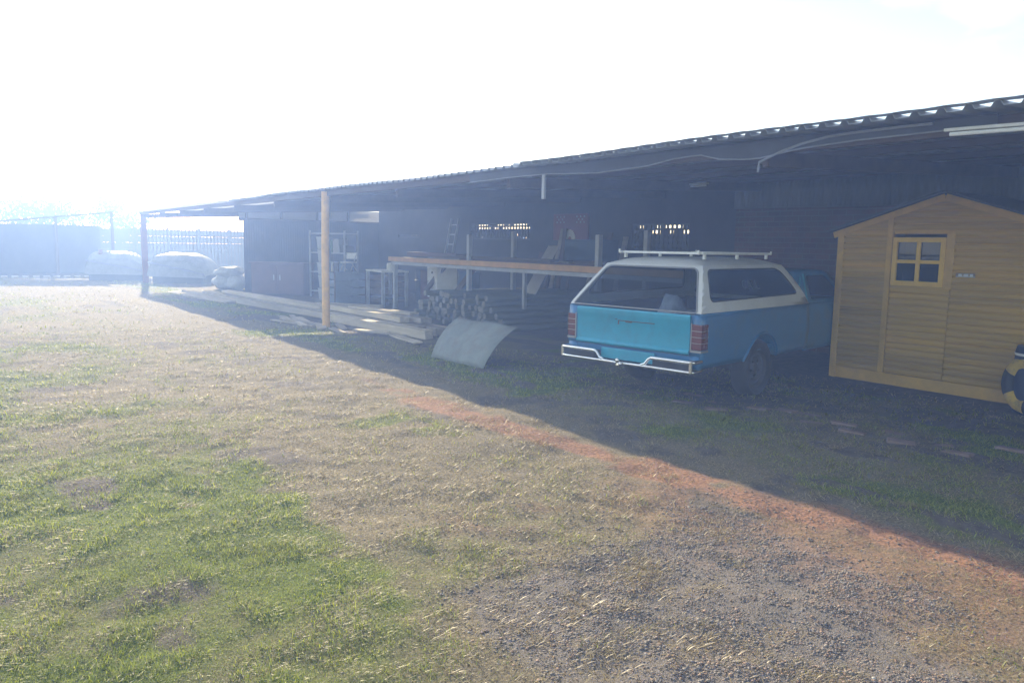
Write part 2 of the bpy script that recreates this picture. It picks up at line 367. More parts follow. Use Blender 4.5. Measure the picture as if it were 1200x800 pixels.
def build_gravel():
    ico = [(0, 0, 1), (.894, 0, .447), (.276, .851, .447), (-.724, .526, .447), (-.724, -.526, .447), (.276, -.851, .447), (.724, .526, -.447), (-.276, .851, -.447), (-.894, 0, -.447), (-.276, -.851, -.447), (.724, -.526, -.447), (0, 0, -1)]
    tri = [(0, 1, 2), (0, 2, 3), (0, 3, 4), (0, 4, 5), (0, 5, 1), (1, 6, 2), (2, 7, 3), (3, 8, 4), (4, 9, 5), (5, 10, 1), (2, 6, 7), (3, 7, 8), (4, 8, 9), (5, 9, 10), (1, 10, 6), (6, 11, 7), (7, 11, 8), (8, 11, 9), (9, 11, 10), (10, 11, 6)]
    ico = np.array(ico); tri = np.array(tri)
    n = 560000; x, y, d = scatter(n, 1.6, 5.2); g, gr, rd, mu, n2, n4 = masks(x, y)
    k = RNG.random(n) < np.clip(gr * (.15 + 1.1 * sstep(.36, .62, .5 * n4 + .5 * n2)), 0, 1) * .8 + .0012 + .004 * mu + .10 * rd
    x, y = x[k], y[k]; gr = gr[k]; m = len(x)
    size = np.exp(RNG.normal(math.log(.0025), .5, m)).clip(.0013, .0085)
    V = ico[None] * (1 + RNG.uniform(-.28, .28, (m, 12, 1))) * (size[:, None, None] * np.stack([RNG.uniform(.8, 1.4, m), RNG.uniform(.8, 1.3, m), RNG.uniform(.35, .7, m)], -1)[:, None, :])
    a = RNG.uniform(0, 6.28, m); ca, sa = np.cos(a)[:, None], np.sin(a)[:, None]
    X = V[..., 0] * ca - V[..., 1] * sa; Y = V[..., 0] * sa + V[..., 1] * ca
    V = np.stack([X + x[:, None], Y + y[:, None], V[..., 2] + (ground_z(x, y) + size * .25)[:, None]], -1)
    t = RNG.random((m, 1)); c = np.array([.11, .096, .085]) * (1 - t) + np.array([.23, .20, .175]) * t
    warm = RNG.random(m) < .3; c[warm] = c[warm] * np.array([1.25, .95, .78]); pale = RNG.random(m) < .008; c[pale] = (.42, .40, .36)
    F = (tri[None] + (np.arange(m) * 12)[:, None, None]).reshape(-1, 3)
    gm = bpy.data.materials.new('gravel_stone'); gm.use_nodes = True; b = gm.node_tree.nodes['Principled BSDF']; b.inputs['Roughness'].default_value = .8
    at = gm.node_tree.nodes.new('ShaderNodeAttribute'); at.attribute_name = 'Col'; gm.node_tree.links.new(at.outputs['Color'], b.inputs['Base Color'])
    o = fast_mesh('gravel', V.reshape(-1, 3), F, np.repeat(c, 12, 0), gm)
    tag(o, 'grey crushed stone gravel worn into the bare patch in front', 'gravel', kind='stuff')
build_gravel()

# ------------------------------------------------------------------ materials
M_galv = mat('galvanised_sheet', (.42, .43, .44), .5, .35, .15, 3, dirt=(.2, .12, .08), dirt_amt=.5, dirt_scale=1.2)
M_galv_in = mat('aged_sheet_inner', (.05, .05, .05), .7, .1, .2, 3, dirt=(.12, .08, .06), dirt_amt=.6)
M_timber_dk = mat('dark_roof_timber', (.10, .065, .04), .85, 0, .3, 5, .4, stretch=(1, .15, 1))
M_orange = mat('orange_post_paint', (.72, .42, .10), .6, 0, .15, 7, .15, 60, dirt=(.25, .13, .07), dirt_amt=.5, dirt_scale=5)
M_redpost = mat('red_oxide_post', (.20, .07, .05), .7, 0, .2, 5)
M_brick = brick_mat('red_brick_wall')
M_wood_grey = mat('weathered_plank', (.36, .31, .25), .85, 0, .3, 8, .5, 30, stretch=(1, .12, 1), dirt=(.14, .1, .07), dirt_amt=.6, dirt_scale=3)
M_wood_pale = mat('pale_plank', (.5, .43, .33), .8, 0, .25, 8, .4, 30, stretch=(1, .12, 1))
M_steel_grey = mat('grey_rack_steel', (.36, .38, .42), .5, .2, .15, 6, dirt=(.2, .12, .08), dirt_amt=.4)
M_dark = mat('dark_clutter', (.06, .06, .065), .75, 0, .3, 4)
M_white = mat('chalky_white', (.74, .74, .72), .55, 0, .08, 5, dirt=(.45, .4, .33), dirt_amt=.4)
M_concrete = mat('concrete', (.33, .31, .28), .9, 0, .2, 4, .4, 50)

# ------------------------------------------------------------------ open shed
EAVE = 5.69
shed = empty('open_shed', (0, 0, 0), 0, 'long open fronted corrugated roof shed with posts, brick back wall and stored goods', 'shed')
def roof_z(x): return 2.515 + (x - 5.45) * math.tan(R(2.6))
def ibr(y0, y1, x0, x1, sag=0.0, seed=0):
    """box-rib sheet, ribs running away from the front edge"""
    pitch, hgt = .1715, .036; P = []
    ys, zs = [], []; y = y0
    while y < y1:
        for dy, dz in ((0, 0), (.095, 0), (.118, hgt), (.148, hgt)):
            ys.append(y + dy); zs.append(dz)
        y += pitch
    xs = np.linspace(x0, x1, 7); rnd = random.Random(seed)
    ph = rnd.random() * 6
    for i, x in enumerate(xs):
        P.append([(x + (.012 * math.sin(int((yy - y0) / .686) * 2.4 + ph) if i == 0 else 0), yy, roof_z(x) + zz + .012 * math.sin(yy * .55 + ph) + .006 * math.sin(yy * 1.7)) for yy, zz in zip(ys, zs)])
    return MB().grid(P)
ibr(-7, 7.3, 5.40, 12.2, seed=1).build('roof_sheet', M_galv, shed, solid=.002)
ibr(7.35, 19.3, 5.60, 12.6, seed=2).build('roof_sheet', M_galv, shed, solid=.002)
M_trans = bpy.data.materials.new('translucent_roof_sheet'); M_trans.use_nodes = True
_n = M_trans.node_tree; _n.nodes.clear()
_d = _n.nodes.new('ShaderNodeBsdfDiffuse'); _t = _n.nodes.new('ShaderNodeBsdfTranslucent'); _x = _n.nodes.new('ShaderNodeMixShader'); _o = _n.nodes.new('ShaderNodeOutputMaterial')
_nz = _n.nodes.new('ShaderNodeTexNoise'); _nz.inputs['Scale'].default_value = 1.5; _nz.inputs['Detail'].default_value = 5
_cr = _n.nodes.new('ShaderNodeMapRange'); _cr.inputs[3].default_value = .35; _cr.inputs[4].default_value = .62; _n.links.new(_nz.outputs['Fac'], _cr.inputs[0])
_n.links.new(_cr.outputs[0], _d.inputs[0]); _n.links.new(_cr.outputs[0], _t.inputs[0])
_x.inputs[0].default_value = .5; _n.links.new(_d.outputs[0], _x.inputs[1]); _n.links.new(_t.outputs[0], _x.inputs[2]); _n.links.new(_x.outputs[0], _o.inputs[0])
tag(ibr(20.1, 30.2, 5.62, 11.5, seed=3).build('translucent_roof_sheet', M_trans, shed), 'pale translucent sheeting over the far end of the roof')
P = [[(x, y, roof_z(x) + .040 + .012 * math.sin(y * .55 + random.Random(1).random() * 6) + .006 * math.sin(y * 1.7) + .002 * math.sin(y * 23)) for y in np.arange(-7, 7.3, .06)] for x in (5.385, 5.45, 5.54)]
MB().grid(P).build('edge_flashing', M_galv, shed, solid=.003, offset=1)
# front beam, purlins, rafters
b = MB(); b.box(5.70, 5.78, -7, 7.4, 2.40, 2.505); b.box(5.70, 5.79, 7.4, 19.6, 2.42, 2.515); b.box(5.70, 5.79, 19.6, 30.4, 2.42, 2.512)
b.build('front_beam', M_timber_dk, shed, bevel=.006)
for x in (7.2, 8.7, 10.1, 11.2):
    MB().box(x, x + .06, -7, 30.2, roof_z(x) - .085, roof_z(x) - .016).build('purlin', M_timber_dk, shed)
for y in (-3.2, .5, 4.2, 8.0, 11.0, 13.6, 16.6, 19.45, 22.2, 24.9, 27.6, 30.1):
    q = MB(); q.bar((5.8, y, roof_z(5.8) - .16), (11.9, y, roof_z(11.9) - .16), .06, .13); q.build('rafter', M_timber_dk, shed)
b = MB(); b.bar((8.0, 18.9, 2.36), (11.2, 26.5, 2.40), .10, .12); b.build('tie_beam', M_timber_dk, shed)
b = MB(); b.tube([(5.70, 13.62, -.05), (5.69, 13.60, 1.2), (5.70, 13.58, 2.5)], .072, 16)
tag(b.build('post', M_orange, shed, smooth=True), 'orange painted round post')
b = MB(); b.box(5.72, 5.90, 30.15, 30.33, 0, 2.5); tag(b.build('post', M_redpost, shed, bevel=.008), 'red oxide square post at the far end')
for y in (22.0,):
    pass
# fascia cloth: dark boards behind the front edge where the hanging lining shows
M_line = mat('sagging_roof_lining', (.07, .07, .08), .8, 0, .2, 3)
_hy = [9.0, 8.2, 7.33, 6.43, 6.03, 5.66, 5.32, 4.99, 4.74, 4.50, 4.32, 3.9, 3.4, 2.4]; _hz = [2.43, 2.44, 2.44, 2.396, 2.406, 2.416, 2.462, 2.475, 2.415, 2.396, 2.39, 2.44, 2.46, 2.47]
_k = 5.665 / 5.87
low = [(5.665 + .008 * math.sin(yy * 3), yy * _k, 1.6 + (float(np.interp(-yy, [-q_ for q_ in _hy], _hz)) - 1.6) * _k) for yy in np.linspace(9.0, 2.4, 60)]
top = [(5.66, p[1], roof_z(5.66) - .012) for p in low]
MB().grid([top, low]).build('hanging_lining', M_line, shed, solid=.004)
MB().tube([(p[0] - .012, p[1], p[2]) for p in low], .0065, 6).build('lining_hem', mat('pale_rope', (.26, .26, .28), .8), shed)
# back wall: brick with sheet cladding above (right), recessed stretch with barred openings (left)
WX = 11.0
b = MB(); b.box(WX, WX + .22, -7, 8.5, 0, 2.72)
b.box(WX + .22, 12.3, 8.3, 8.5, 0, 2.78); b.build('brick_wall', M_brick, shed)
def wall_with_holes(x, y0, y1, z1, holes):
    m = MB(); ys = sorted({y0, y1, *[h[0] for h in holes], *[h[1] for h in holes]})
    for a, c in zip(ys[:-1], ys[1:]):
        hs = [h for h in holes if h[0] <= a and h[1] >= c]
        if not hs: m.box(x, x + .22, a, c, 0, z1)
        else:
            m.box(x, x + .22, a, c, 0, hs[0][2]); m.box(x, x + .22, a, c, hs[0][3], z1)
    return m
H1 = (10.45, 12.05, 1.52, 2.08); H2 = (15.7, 18.5, 1.72, 2.16); H3 = (21.4, 22.8, 1.75, 1.86)
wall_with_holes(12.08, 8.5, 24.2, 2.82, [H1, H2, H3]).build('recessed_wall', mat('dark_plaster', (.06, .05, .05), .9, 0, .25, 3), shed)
M_bar = mat('burglar_bar', (.1, .1, .11), .6, .3)
for (y0, y1, z0, z1), ny, nz in ((H1, 13, 5), (H2, 22, 5), (H3, 9, 2)):
    w = MB(); w.box(12.10, 12.16, y0, y1, z0, z0 + .03); w.box(12.10, 12.16, y0, y1, z1 - .03, z1); w.box(12.10, 12.16, y0, y0 + .03, z0, z1); w.box(12.10, 12.16, y1 - .03, y1, z0, z1)
    wo = w.build('window', M_bar, shed)
    g = MB(); rr = random.Random(ny)
    for k in range(1, ny): g.box(12.11, 12.14, y0 + (y1 - y0) * k / ny - .022, y0 + (y1 - y0) * k / ny + .022, z0, z1)
    for k in range(1, nz): g.box(12.12, 12.15, y0, y1, z0 + (z1 - z0) * k / nz - .022, z0 + (z1 - z0) * k / nz + .022)
    # random blocking plates added behind the bars leave only scattered chinks of light
    for k in range(ny):
        for j in range(nz):
            if rr.random() < (.9 if j < nz - 2 else .5): g.box(12.17, 12.20, y0 + (y1 - y0) * k / ny, y0 + (y1 - y0) * (k + 1) / ny, z0 + (z1 - z0) * j / nz, z0 + (z1 - z0) * (j + 1) / nz)
    g.build('burglar_bars', M_bar, wo)
# cladding sheet hanging in front of the brick wall
P = []
ys = np.arange(-7, 8.5, .019); prof = .009 * np.sin(ys * 2 * math.pi / .076)
for z in (2.25, 2.5, roof_z(WX) - .09): P.append([(WX - .075 + p, y, z + (.012 * math.sin(y * .9) if z < 2.3 else 0)) for y, p in zip(ys, prof)])
MB().grid(P).build('wall_cladding', mat('cladding_sheet', (.17, .18, .2), .6, .2, .2, 2, stretch=(1, 1, .1)), shed, smooth=True, angle=80, solid=.002)
# cross partition at the far bay
P = []; xs_ = np.arange(7.5, 12.9, .02)
for z in (0, 2.22): P.append([(x, 24.3 + .005 * math.sin(x * 2 * math.pi / .076), z) for x in xs_])
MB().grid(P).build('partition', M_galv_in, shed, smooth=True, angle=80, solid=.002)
for x in (7.6, 8.7, 9.9, 11.0):
    MB().box(x, x + .06, 24.33, 24.4, 0, 2.6).build('stud', M_timber_dk, shed)
MB().box(7.4, 12.9, 24.42, 24.43, 2.2, 2.62).build('translucent_panel', M_trans, shed)
b = MB(); b.box(7.4, 12.9, 24.34, 24.41, 2.18, 2.27); b.build('top_rail', M_timber_dk, shed)
# things fixed under the roof
def light_fitting(p0, p1, label, w=.032):
    t = empty('strip_light', p0, 0, label, 'lamp'); d = Vector(p1) - Vector(p0)
    q = MB(); q.bar((0, 0, .03), tuple(d + Vector((0, 0, .03))), w, .022); q.build('housing', M_white, t, bevel=.004)
    q = MB(); q.tube([tuple(d * .03), tuple(d * .97)], .014, 10); q.build('lamp_tube', mat('unlit_tube', (.82, .82, .8), .3), t, smooth=True)
    return t
light_fitting((5.64, 2.64, 2.405), (5.64, 1.35, 2.375), 'white unlit strip light under the roof edge above the yellow hut')
light_fitting((9.2, 8.75, 2.52), (9.2, 7.65, 2.52), 'dull strip light fixed to the roof timbers above the blue pickup', .07)
b = MB(); b.tube([(5.64, 4.348 * .956, 2.245), (5.64, 4.336 * .956, 2.33), (5.64, 4.12 * .956, 2.40), (5.64, 3.92 * .956, 2.447), (5.64, 3.69 * .956, 2.478), (5.64, 3.47 * .956, 2.488), (5.63, 3.12 * .956, 2.49), (5.64, 2.85 * .956, 2.49)], .011, 8)
tag(b.build('conduit_pipe', mat('grey_conduit', (.24, .25, .29), .6), None, smooth=True), 'grey bent conduit pipe hanging below the roof edge', 'pipe')
b = MB(); b.box(5.66, 5.69, 7.10, 7.15, 2.13, 2.42); tag(b.build('hanging_bracket', M_steel_grey, None, bevel=.004), 'short pale bracket hanging from the roof beam left of the pickup', 'bracket')

# ------------------------------------------------------------------ yellow garden hut
def hut_wood(name, tint=1.0, seed=0):
    m = bpy.data.materials.new(name); m.use_nodes = True; nt = m.node_tree; N = nt.nodes; L = nt.links
    b = N['Principled BSDF']; b.inputs['Roughness'].default_value = .62
    tc = N.new('ShaderNodeTexCoord'); mp = N.new('ShaderNodeMapping'); mp.inputs['Scale'].default_value = (1, .35, 6); L.new(tc.outputs['Object'], mp.inputs[0])
    mp.inputs['Location'].default_value = (seed, seed * 2.3, 0)
    wn_ = N.new('ShaderNodeTexNoise'); wn_.inputs['Scale'].default_value = 1.0; wn_.inputs['Detail'].default_value = 2; L.new(mp.outputs[0], wn_.inputs['Vector'])
    mp2 = N.new('ShaderNodeMapping'); mp2.inputs['Scale'].default_value = (3, 2, 60); L.new(tc.outputs['Object'], mp2.inputs[0])
    n2 = N.new('ShaderNodeTexNoise'); n2.inputs['Scale'].default_value = 1.5; n2.inputs['Detail'].default_value = 6; L.new(mp2.outputs[0], n2.inputs['Vector'])
    cr = N.new('ShaderNodeValToRGB'); L.new(wn_.outputs['Fac'], cr.inputs[0])
    e = cr.color_ramp.elements; e[0].position = .3; e[0].color = (.40 * tint, .25 * tint, .028 * tint, 1); e[1].position = .72; e[1].color = (.66 * tint, .38 * tint, .026 * tint, 1)
    mid = cr.color_ramp.elements.new(.52); mid.color = (.53 * tint, .33 * tint, .026 * tint, 1)
    r = N.new('ShaderNodeMapRange'); r.inputs[1].default_value = .3; r.inputs[2].default_value = .7; r.inputs[3].default_value = .86; r.inputs[4].default_value = 1.08; L.new(n2.outputs['Fac'], r.inputs[0])
    mx = N.new('ShaderNodeMix'); mx.data_type = 'RGBA'; mx.blend_type = 'MULTIPLY'; mx.inputs[0].default_value = 1; L.new(cr.outputs[0], mx.inputs[6]); L.new(r.outputs[0], mx.inputs[7])
    L.new(mx.outputs[2], b.inputs['Base Color'])
    bp = N.new('ShaderNodeBump'); bp.inputs['Strength'].default_value = .25; bp.inputs['Distance'].default_value = .004; L.new(n2.outputs['Fac'], bp.inputs['Height']); L.new(bp.outputs[0], b.inputs['Normal'])
    return m
M_hut = hut_wood('varnished_board'); M_hut2 = hut_wood('door_board', 1.16, 3.7)
M_trim = mat('varnished_trim', (.60, .37, .045), .6, 0, .15, 6, .2, 60)
HX, HL, HC = 9.10, 5.40, 4.17; HR = 2 * HC - HL; HZ, HA = 1.84, 2.235; HB = 11.0 - .35
hut = empty('garden_hut', (HX, HC, 0), 0, 'yellow varnished timber garden hut with horizontal boards and a small four pane window', 'hut')
def gable(y): return HA - (HA - HZ) * abs(y) / (HL - HC)
PITCH = .074
def boards(yranges, z0, z1, x=0.0, clip=True, thick=.03):
    """half-round boards; y local to the hut centre"""
    m = MB(); z = z0
    while z < z1 - .01:
        zt = min(z + PITCH, z1)
        for (a, c) in yranges(z, zt) if callable(yranges) else yranges:
            if clip:
                lim = (HL - HC) * min(1, max(0, (HA - (zt - .01)) / (HA - HZ))); a, c = max(a, -lim), min(c, lim)
                if c - a < .03: continue
            prof = [(0, z + .004), (-thick * .8, z + .0045), (-thick, z + .016), (-thick, zt - .018), (-thick * .8, zt - .0075), (0, zt - .007)]
            m.grid([[(x + px, yy, pz) for px, pz in prof] for yy in (a, c)])
            m.add([(x + px, a, pz) for px, pz in prof], [tuple(range(6))]); m.add([(x + px, c, pz) for px, pz in prof], [tuple(range(6))])
        z += PITCH
    return m
DW0, DW1, DZ0, DZ1 = -.13, .56, .14, 1.80      # door opening, local y (apex = 0, + is to the left)
W0, W1, WZ0, WZ1 = -.02, .545, 1.20, 1.76
def front_r(z, zt):
    if zt < DZ0 + .02 or z > DZ1 - .01: return [(-(HL - HC), HL - HC)]
    return [(-(HL - HC), DW0), (DW1, HL - HC)]
boards(front_r, .14, HA).build('front_wall', M_hut, hut, smooth=True, angle=50)
inner = MB()   # backing so no gap shows between boards
inner.box(.002, .03, -(HL - HC), DW0, .05, HZ); inner.box(.002, .03, DW1, HL - HC, .05, HZ); inner.box(.002, .03, DW0, DW1, DZ1, HZ)
inner.add([(.002, -(HL - HC), HZ), (.002, HL - HC, HZ), (.002, 0, HA)], [(0, 1, 2)]); inner.build('wall_lining', M_trim, hut)
for s, nm in ((1, 'side_wall'), (-1, 'side_wall')):
    m = MB(); yy = s * (HL - HC); z = .05
    while z < HZ - .02:
        zt = min(z + PITCH, HZ - .005)
        m.grid([[(xx, yy + s * py, pz) for py, pz in ((-.02, z), (.006, z + .004), (.014, z + .035), (-.0, zt - .006), (-.02, zt))] for xx in (.04, HB - HX)]); z += PITCH
    m.box(.04, HB - HX, yy - .03 if s > 0 else yy + .022, yy - .022 if s > 0 else yy + .03, .05, HZ - .01)
    m.build(nm, M_hut, hut, smooth=True, angle=50)
m = MB(); m.box(HB - HX - .03, HB - HX, -(HL - HC), HL - HC, .05, HZ); m.add([(HB - HX, -(HL - HC), HZ), (HB - HX, HL - HC, HZ), (HB - HX, 0, HA)], [(0, 1, 2)]); m.build('back_wall', M_hut, hut)
MB().box(-.024, -.001, -(HL - HC) - .01, HL - HC + .012, .0, .138).build('base_board', M_trim, hut, bevel=.004)
MB().box(-.036, .035, HL - HC - .055, HL - HC + .03, -.01, HZ - .01).build('corner_post', M_trim, hut, bevel=.006)
MB().box(-.036, .035, -(HL - HC) - .03, -(HL - HC) + .055, -.01, HZ - .01).build('corner_post', M_trim, hut, bevel=.006)
MB().box(-.038, -.002, DW1 + .005, DW1 + .07, .141, HZ + .16).build('door_frame', M_trim, hut, bevel=.004)
MB().box(-.034, -.002, DW0 - .012, W0 - .03, 1.18, 1.80).build('window_trim', M_trim, hut, bevel=.004)
def door_r(z, zt):
    if zt > WZ0 + .01 and z < WZ1: return []
    return [(DW0 + .008, DW1 - .006)]
door = boards(door_r, DZ0 + .012, 1.20, x=.004, clip=False).build('door', M_hut2, hut, smooth=True, angle=50)
MB().box(.006, .03, DW0 + .004, DW1 - .004, DZ0, WZ0).build('door_backing', M_trim, door)
wf = MB()
wf.box(-.045, -.005, W0 - .03, W0 + .025, WZ0, WZ1); wf.box(-.045, -.005, W1 - .05, W1 + .004, WZ0, WZ1)
wf.box(-.045, -.005, W0 + .025, W1 - .05, WZ1 - .055, WZ1); wf.box(-.045, -.005, W0 + .025, W1 - .05, WZ0, WZ0 + .055)
win = wf.build('window', mat('window_frame_paint', (.78, .50, .06), .55, 0, .1, 6), hut, bevel=.003)
cy_, cz_ = (W0 + W1 - .025) / 2, (WZ0 + WZ1) / 2
mu = MB(); mu.box(-.038, -.015, cy_ - .022, cy_ + .022, WZ0 + .055, WZ1 - .055); mu.box(-.036, -.017, W0 + .025, cy_ - .022, cz_ - .02, cz_ + .02); mu.box(-.036, -.017, cy_ + .022, W1 - .05, cz_ - .02, cz_ + .02); mu.build('glazing_bars', win.data.materials[0], win)
MB().box(-.016, -.012, W0 + .02, W1 - .045, WZ0 + .05, WZ1 - .05).build('pane', glass_mat('hut_glass', (.4, .46, .5), .045), win)
m = MB()
for s in (1, -1):
    m.bar((-.028, s * (HL - HC + .09), HZ - .055), (-.028, 0.0 + s * .005, HA - .025), .02, .075)
m.build('barge_board', M_trim, hut, bevel=.003)
M_felt = mat('grey_roof_felt', (.09, .09, .10), .85, 0, .2, 5, .4, 80)
m = MB()
for s in (1, -1):
    n_ = Vector((0, s * (HA - HZ), HL - HC)).normalized()
    e0, e1 = Vector((0, s * (HL - HC + .14), HZ - .045)), Vector((0, 0, HA))
    P0 = [e0 + n_ * .02, e1 + n_ * .02 , e1 + n_ * .045, e0 + n_ * .045]
    vs = [p + Vector((-.12, 0, 0)) for p in P0] + [p + Vector((HB - HX + .02, 0, 0)) for p in P0]
    m.add(vs, [(0, 1, 2, 3), (7, 6, 5, 4), (0, 4, 5, 1), (1, 5, 6, 2), (2, 6, 7, 3), (3, 7, 4, 0)])
m.build('roof', M_felt, hut)
m = MB(); m.box(-.03, -.021, -.38, -.18, 1.325, 1.372); lp = m.build('label_plate', mat('pale_label', (.5, .49, .46), .6, 0, .3, 60), hut)
m = MB()
for k, (a, w_) in enumerate(((-.36, .035), (-.31, .05), (-.245, .04))): m.box(-.033, -.0305, a, a + w_, 1.334, 1.363)
m.build('label_marking', mat('label_print', (.72, .72, .7), .6), lp)

# ------------------------------------------------------------------ blue pickup with white canopy
M_blue = mat('faded_blue_paint', (.015, .15, .34), .38, .0, .10, 2.5, 0, dirt=(.09, .12, .14), dirt_amt=.6, dirt_scale=3, coat=.35)
M_blue_lt = mat('pale_blue_paint', (.022, .32, .47), .4, .0, .10, 3, dirt=(.04, .16, .26), dirt_amt=.5, dirt_scale=5, coat=.3)
M_canopy = mat('white_gelcoat', (.66, .66, .64), .42, 0, .07, 3, dirt=(.42, .39, .34), dirt_amt=.35, dirt_scale=2.5)
M_chrome = mat('worn_chrome', (.85, .85, .85), .22, 1.0, .08, 8, dirt=(.4, .2, .1), dirt_amt=.35, dirt_scale=9)
M_tyre = mat('tyre_rubber', (.028, .028, .03), .85, 0, .2, 20, .3, 60)
M_rim = mat('dusty_rim', (.055, .052, .05), .7, .2, .2, 8)
M_black = mat('black_trim', (.02, .02, .022), .6)
M_glass = glass_mat('tinted_glass', (.42, .47, .52), .0)
M_lens = mat('tail_lens', (.12, .02, .015), .25, 0, .2, 12, coat=.5)
M_inside = mat('dark_interior', (.05, .06, .07), .8, 0, .2, 5)
TX, TY, TYAW = 5.745, 5.704, 80.7
truck = empty('pickup_truck', (TX, TY, -.02), -R(TYAW), 'faded blue pickup truck with a white fibreglass canopy, parked under the shed roof', 'pickup')
ZR = .965; HB_ = .845; AC, AR, WR = 1.29, .40, .315
def side_b(z):
    t = (z - .70) / .28
    return HB_ - .022 * t * t - (.02 * max(0, (.5 - z) / .1))
def bed_side(s, a0, a1, zlo, ztop, arch=None, bfun=side_b):
    cols = sorted(set(list(np.linspace(a0, a1, 26)) + ([arch[0] + arch[1] * math.cos(t) for t in np.linspace(0, math.pi, 25)] if arch else [])))
    P = []
    for a in cols:
        if a < a0 or a > a1: continue
        zl = zlo
        if arch and abs(a - arch[0]) < arch[1]: zl = max(zlo, arch[2] + math.sqrt(arch[1] ** 2 - (a - arch[0]) ** 2))
        P.append([(s * bfun(zl + (ztop - zl) * k / 9), a, zl + (ztop - zl) * k / 9) for k in range(10)])
    return MB().grid(P)
m = MB()
for s in (1, -1):
    q = bed_side(s, 0, 2.46, .43, ZR, (AC, AR, WR)); m.add(q.v, q.f)
    m.grid([[(s * side_b(ZR), a, ZR), (s * (side_b(ZR) - .012), a, ZR + .012), (s * (side_b(ZR) - .07), a, ZR + .012)] for a in (0, 1.2, 2.46)])
    m.grid([[(s * (HB_ - .02), 0, z), (s * .715, 0.0, z)] for z in (.43, .56)])
    m.grid([[(s * side_b(z), 0, z), (s * .715, 0.0, z)] for z in np.linspace(.56, ZR, 5)])
m.box(-.8, .8, .02, 2.44, .52, .56)                     # load floor
m.box(-.715, .715, .0, .02, .43, .555)                  # rear valance
m.box(-.82, .82, 2.42, 2.44, .5, ZR)                    # headboard
for s in (1, -1):                                       # inner wheel tubs
    m.grid([[(s * b_, AC + AR * 1.0 * math.cos(t), max(.43, WR + AR * math.sin(t))) for b_ in (.55, HB_ - .02)] for t in np.linspace(-.1, math.pi + .1, 18)])
body = m.build('body', M_blue, truck, smooth=True, angle=30, solid=.006)
for s in (1, -1):
    pts = [(s * (side_b(max(.43, WR + AR * math.sin(t))) + .004), AC + AR * math.cos(t), max(.43, WR + AR * math.sin(t))) for t in np.linspace(.29, math.pi - .29, 24)]
    MB().tube(pts, .016, 8).build('wheel_arch_lip', M_blue, truck, smooth=True)
# tailgate
m = MB()
prof = [(-.005, .565), (-.024, .575), (-.030, .592), (-.022, .606), (-.004, .618), (-.006, .87), (-.016, .885), (-.018, .945), (-.004, .962), (.03, .962)]
m.grid([[(x, a, z) for a, z in prof] for x in np.linspace(-.712, .712, 9)])
m.add([(-.712, a, z) for a, z in prof], [tuple(range(len(prof)))]); m.add([(.712, a, z) for a, z in prof], [tuple(range(len(prof)))])
m.box(-.70, .70, .03, .05, .57, .95)
tg = m.build('tailgate', M_blue_lt, truck, smooth=True, angle=40)
m = MB(); m.box(-.16, .30, -.010, -.004, .838, .846); m.box(-.16, -.145, -.010, -.004, .80, .846); m.box(-.20, -.17, -.010, -.004, .85, .858); m.box(-.06, .02, -.014, -.004, .828, .84)
m.build('handle_scar', mat('rust_scar', (.09, .06, .05), .8, 0, .4, 30), tg)
# tail lights wrap the corner
for s in (1, -1):
    m = MB(); z0, z1 = .62, .875
    m.box(min(s * .735, s * (HB_ + .004)), max(s * .735, s * (HB_ + .004)), -.014, .12, z0, z1)
    o = m.build('tail_light', M_lens, truck, bevel=.012)
    q = MB()
    for z in (.69, .75, .81): q.box(min(s * .737, s * (HB_ + .006)), max(s * .737, s * (HB_ + .006)), -.0165, .118, z - .003, z + .003)
    q.box(min(s * .728, s * .738), max(s * .728, s * .738), -.016, .02, z0 - .02, z1 + .01); q.box(min(s * .735, s * (HB_ + .006)), max(s * .735, s * (HB_ + .006)), -.016, .12, z0 - .022, z0 - .002)
    q.build('lens_frame', mat('lens_frame_grey', (.3, .3, .3), .4, .5), o)
# bumper: chrome frames each side, dropped middle with tow ball
BY = -.135
bump = MB()
for s in (1, -1):
    bump.tube([(s * .36, BY, .512), (s * .795, BY, .512), (s * .825, BY + .03, .512), (s * .83, .03, .512)], .021, 12)
    bump.tube([(s * .10, BY, .416), (s * .795, BY, .416), (s * .825, BY + .03, .416), (s * .83, .03, .416)], .017, 12)
    bump.tube([(s * .812, BY + .005, .41), (s * .812, BY + .005, .52)], .018, 10)
    bump.tube([(s * .365, BY, .512), (s * .33, BY, .495), (s * .29, BY, .445), (s * .24, BY, .425)], .017, 10)
bump.tube([(-.24, BY, .42), (0, BY, .414), (.24, BY, .42)], .015, 10)
bo = bump.build('rear_bumper', M_chrome, truck, smooth=True)
for s in (1, -1): MB().box(min(s * .37, s * .79), max(s * .37, s * .79), BY + .01, BY + .02, .425, .50).build('bumper_recess', M_black, bo)
m = MB(); m.box(-.34, .34, -.05, -.035, .43, .545); m.build('plate_panel', M_blue_lt, bo, bevel=.01)
m = MB(); m.lathe([(0, .47), (.012, .469), (.021, .46), (.024, .445), (.018, .43), (.012, .42), (.014, .40), (.0, .398)], 14, Matrix.Translation((-.02, BY - .05, 0)))
m.bar((-.02, BY - .05, .40), (-.02, .1, .40), .05, .012); m.build('tow_ball', M_chrome, bo, smooth=True)
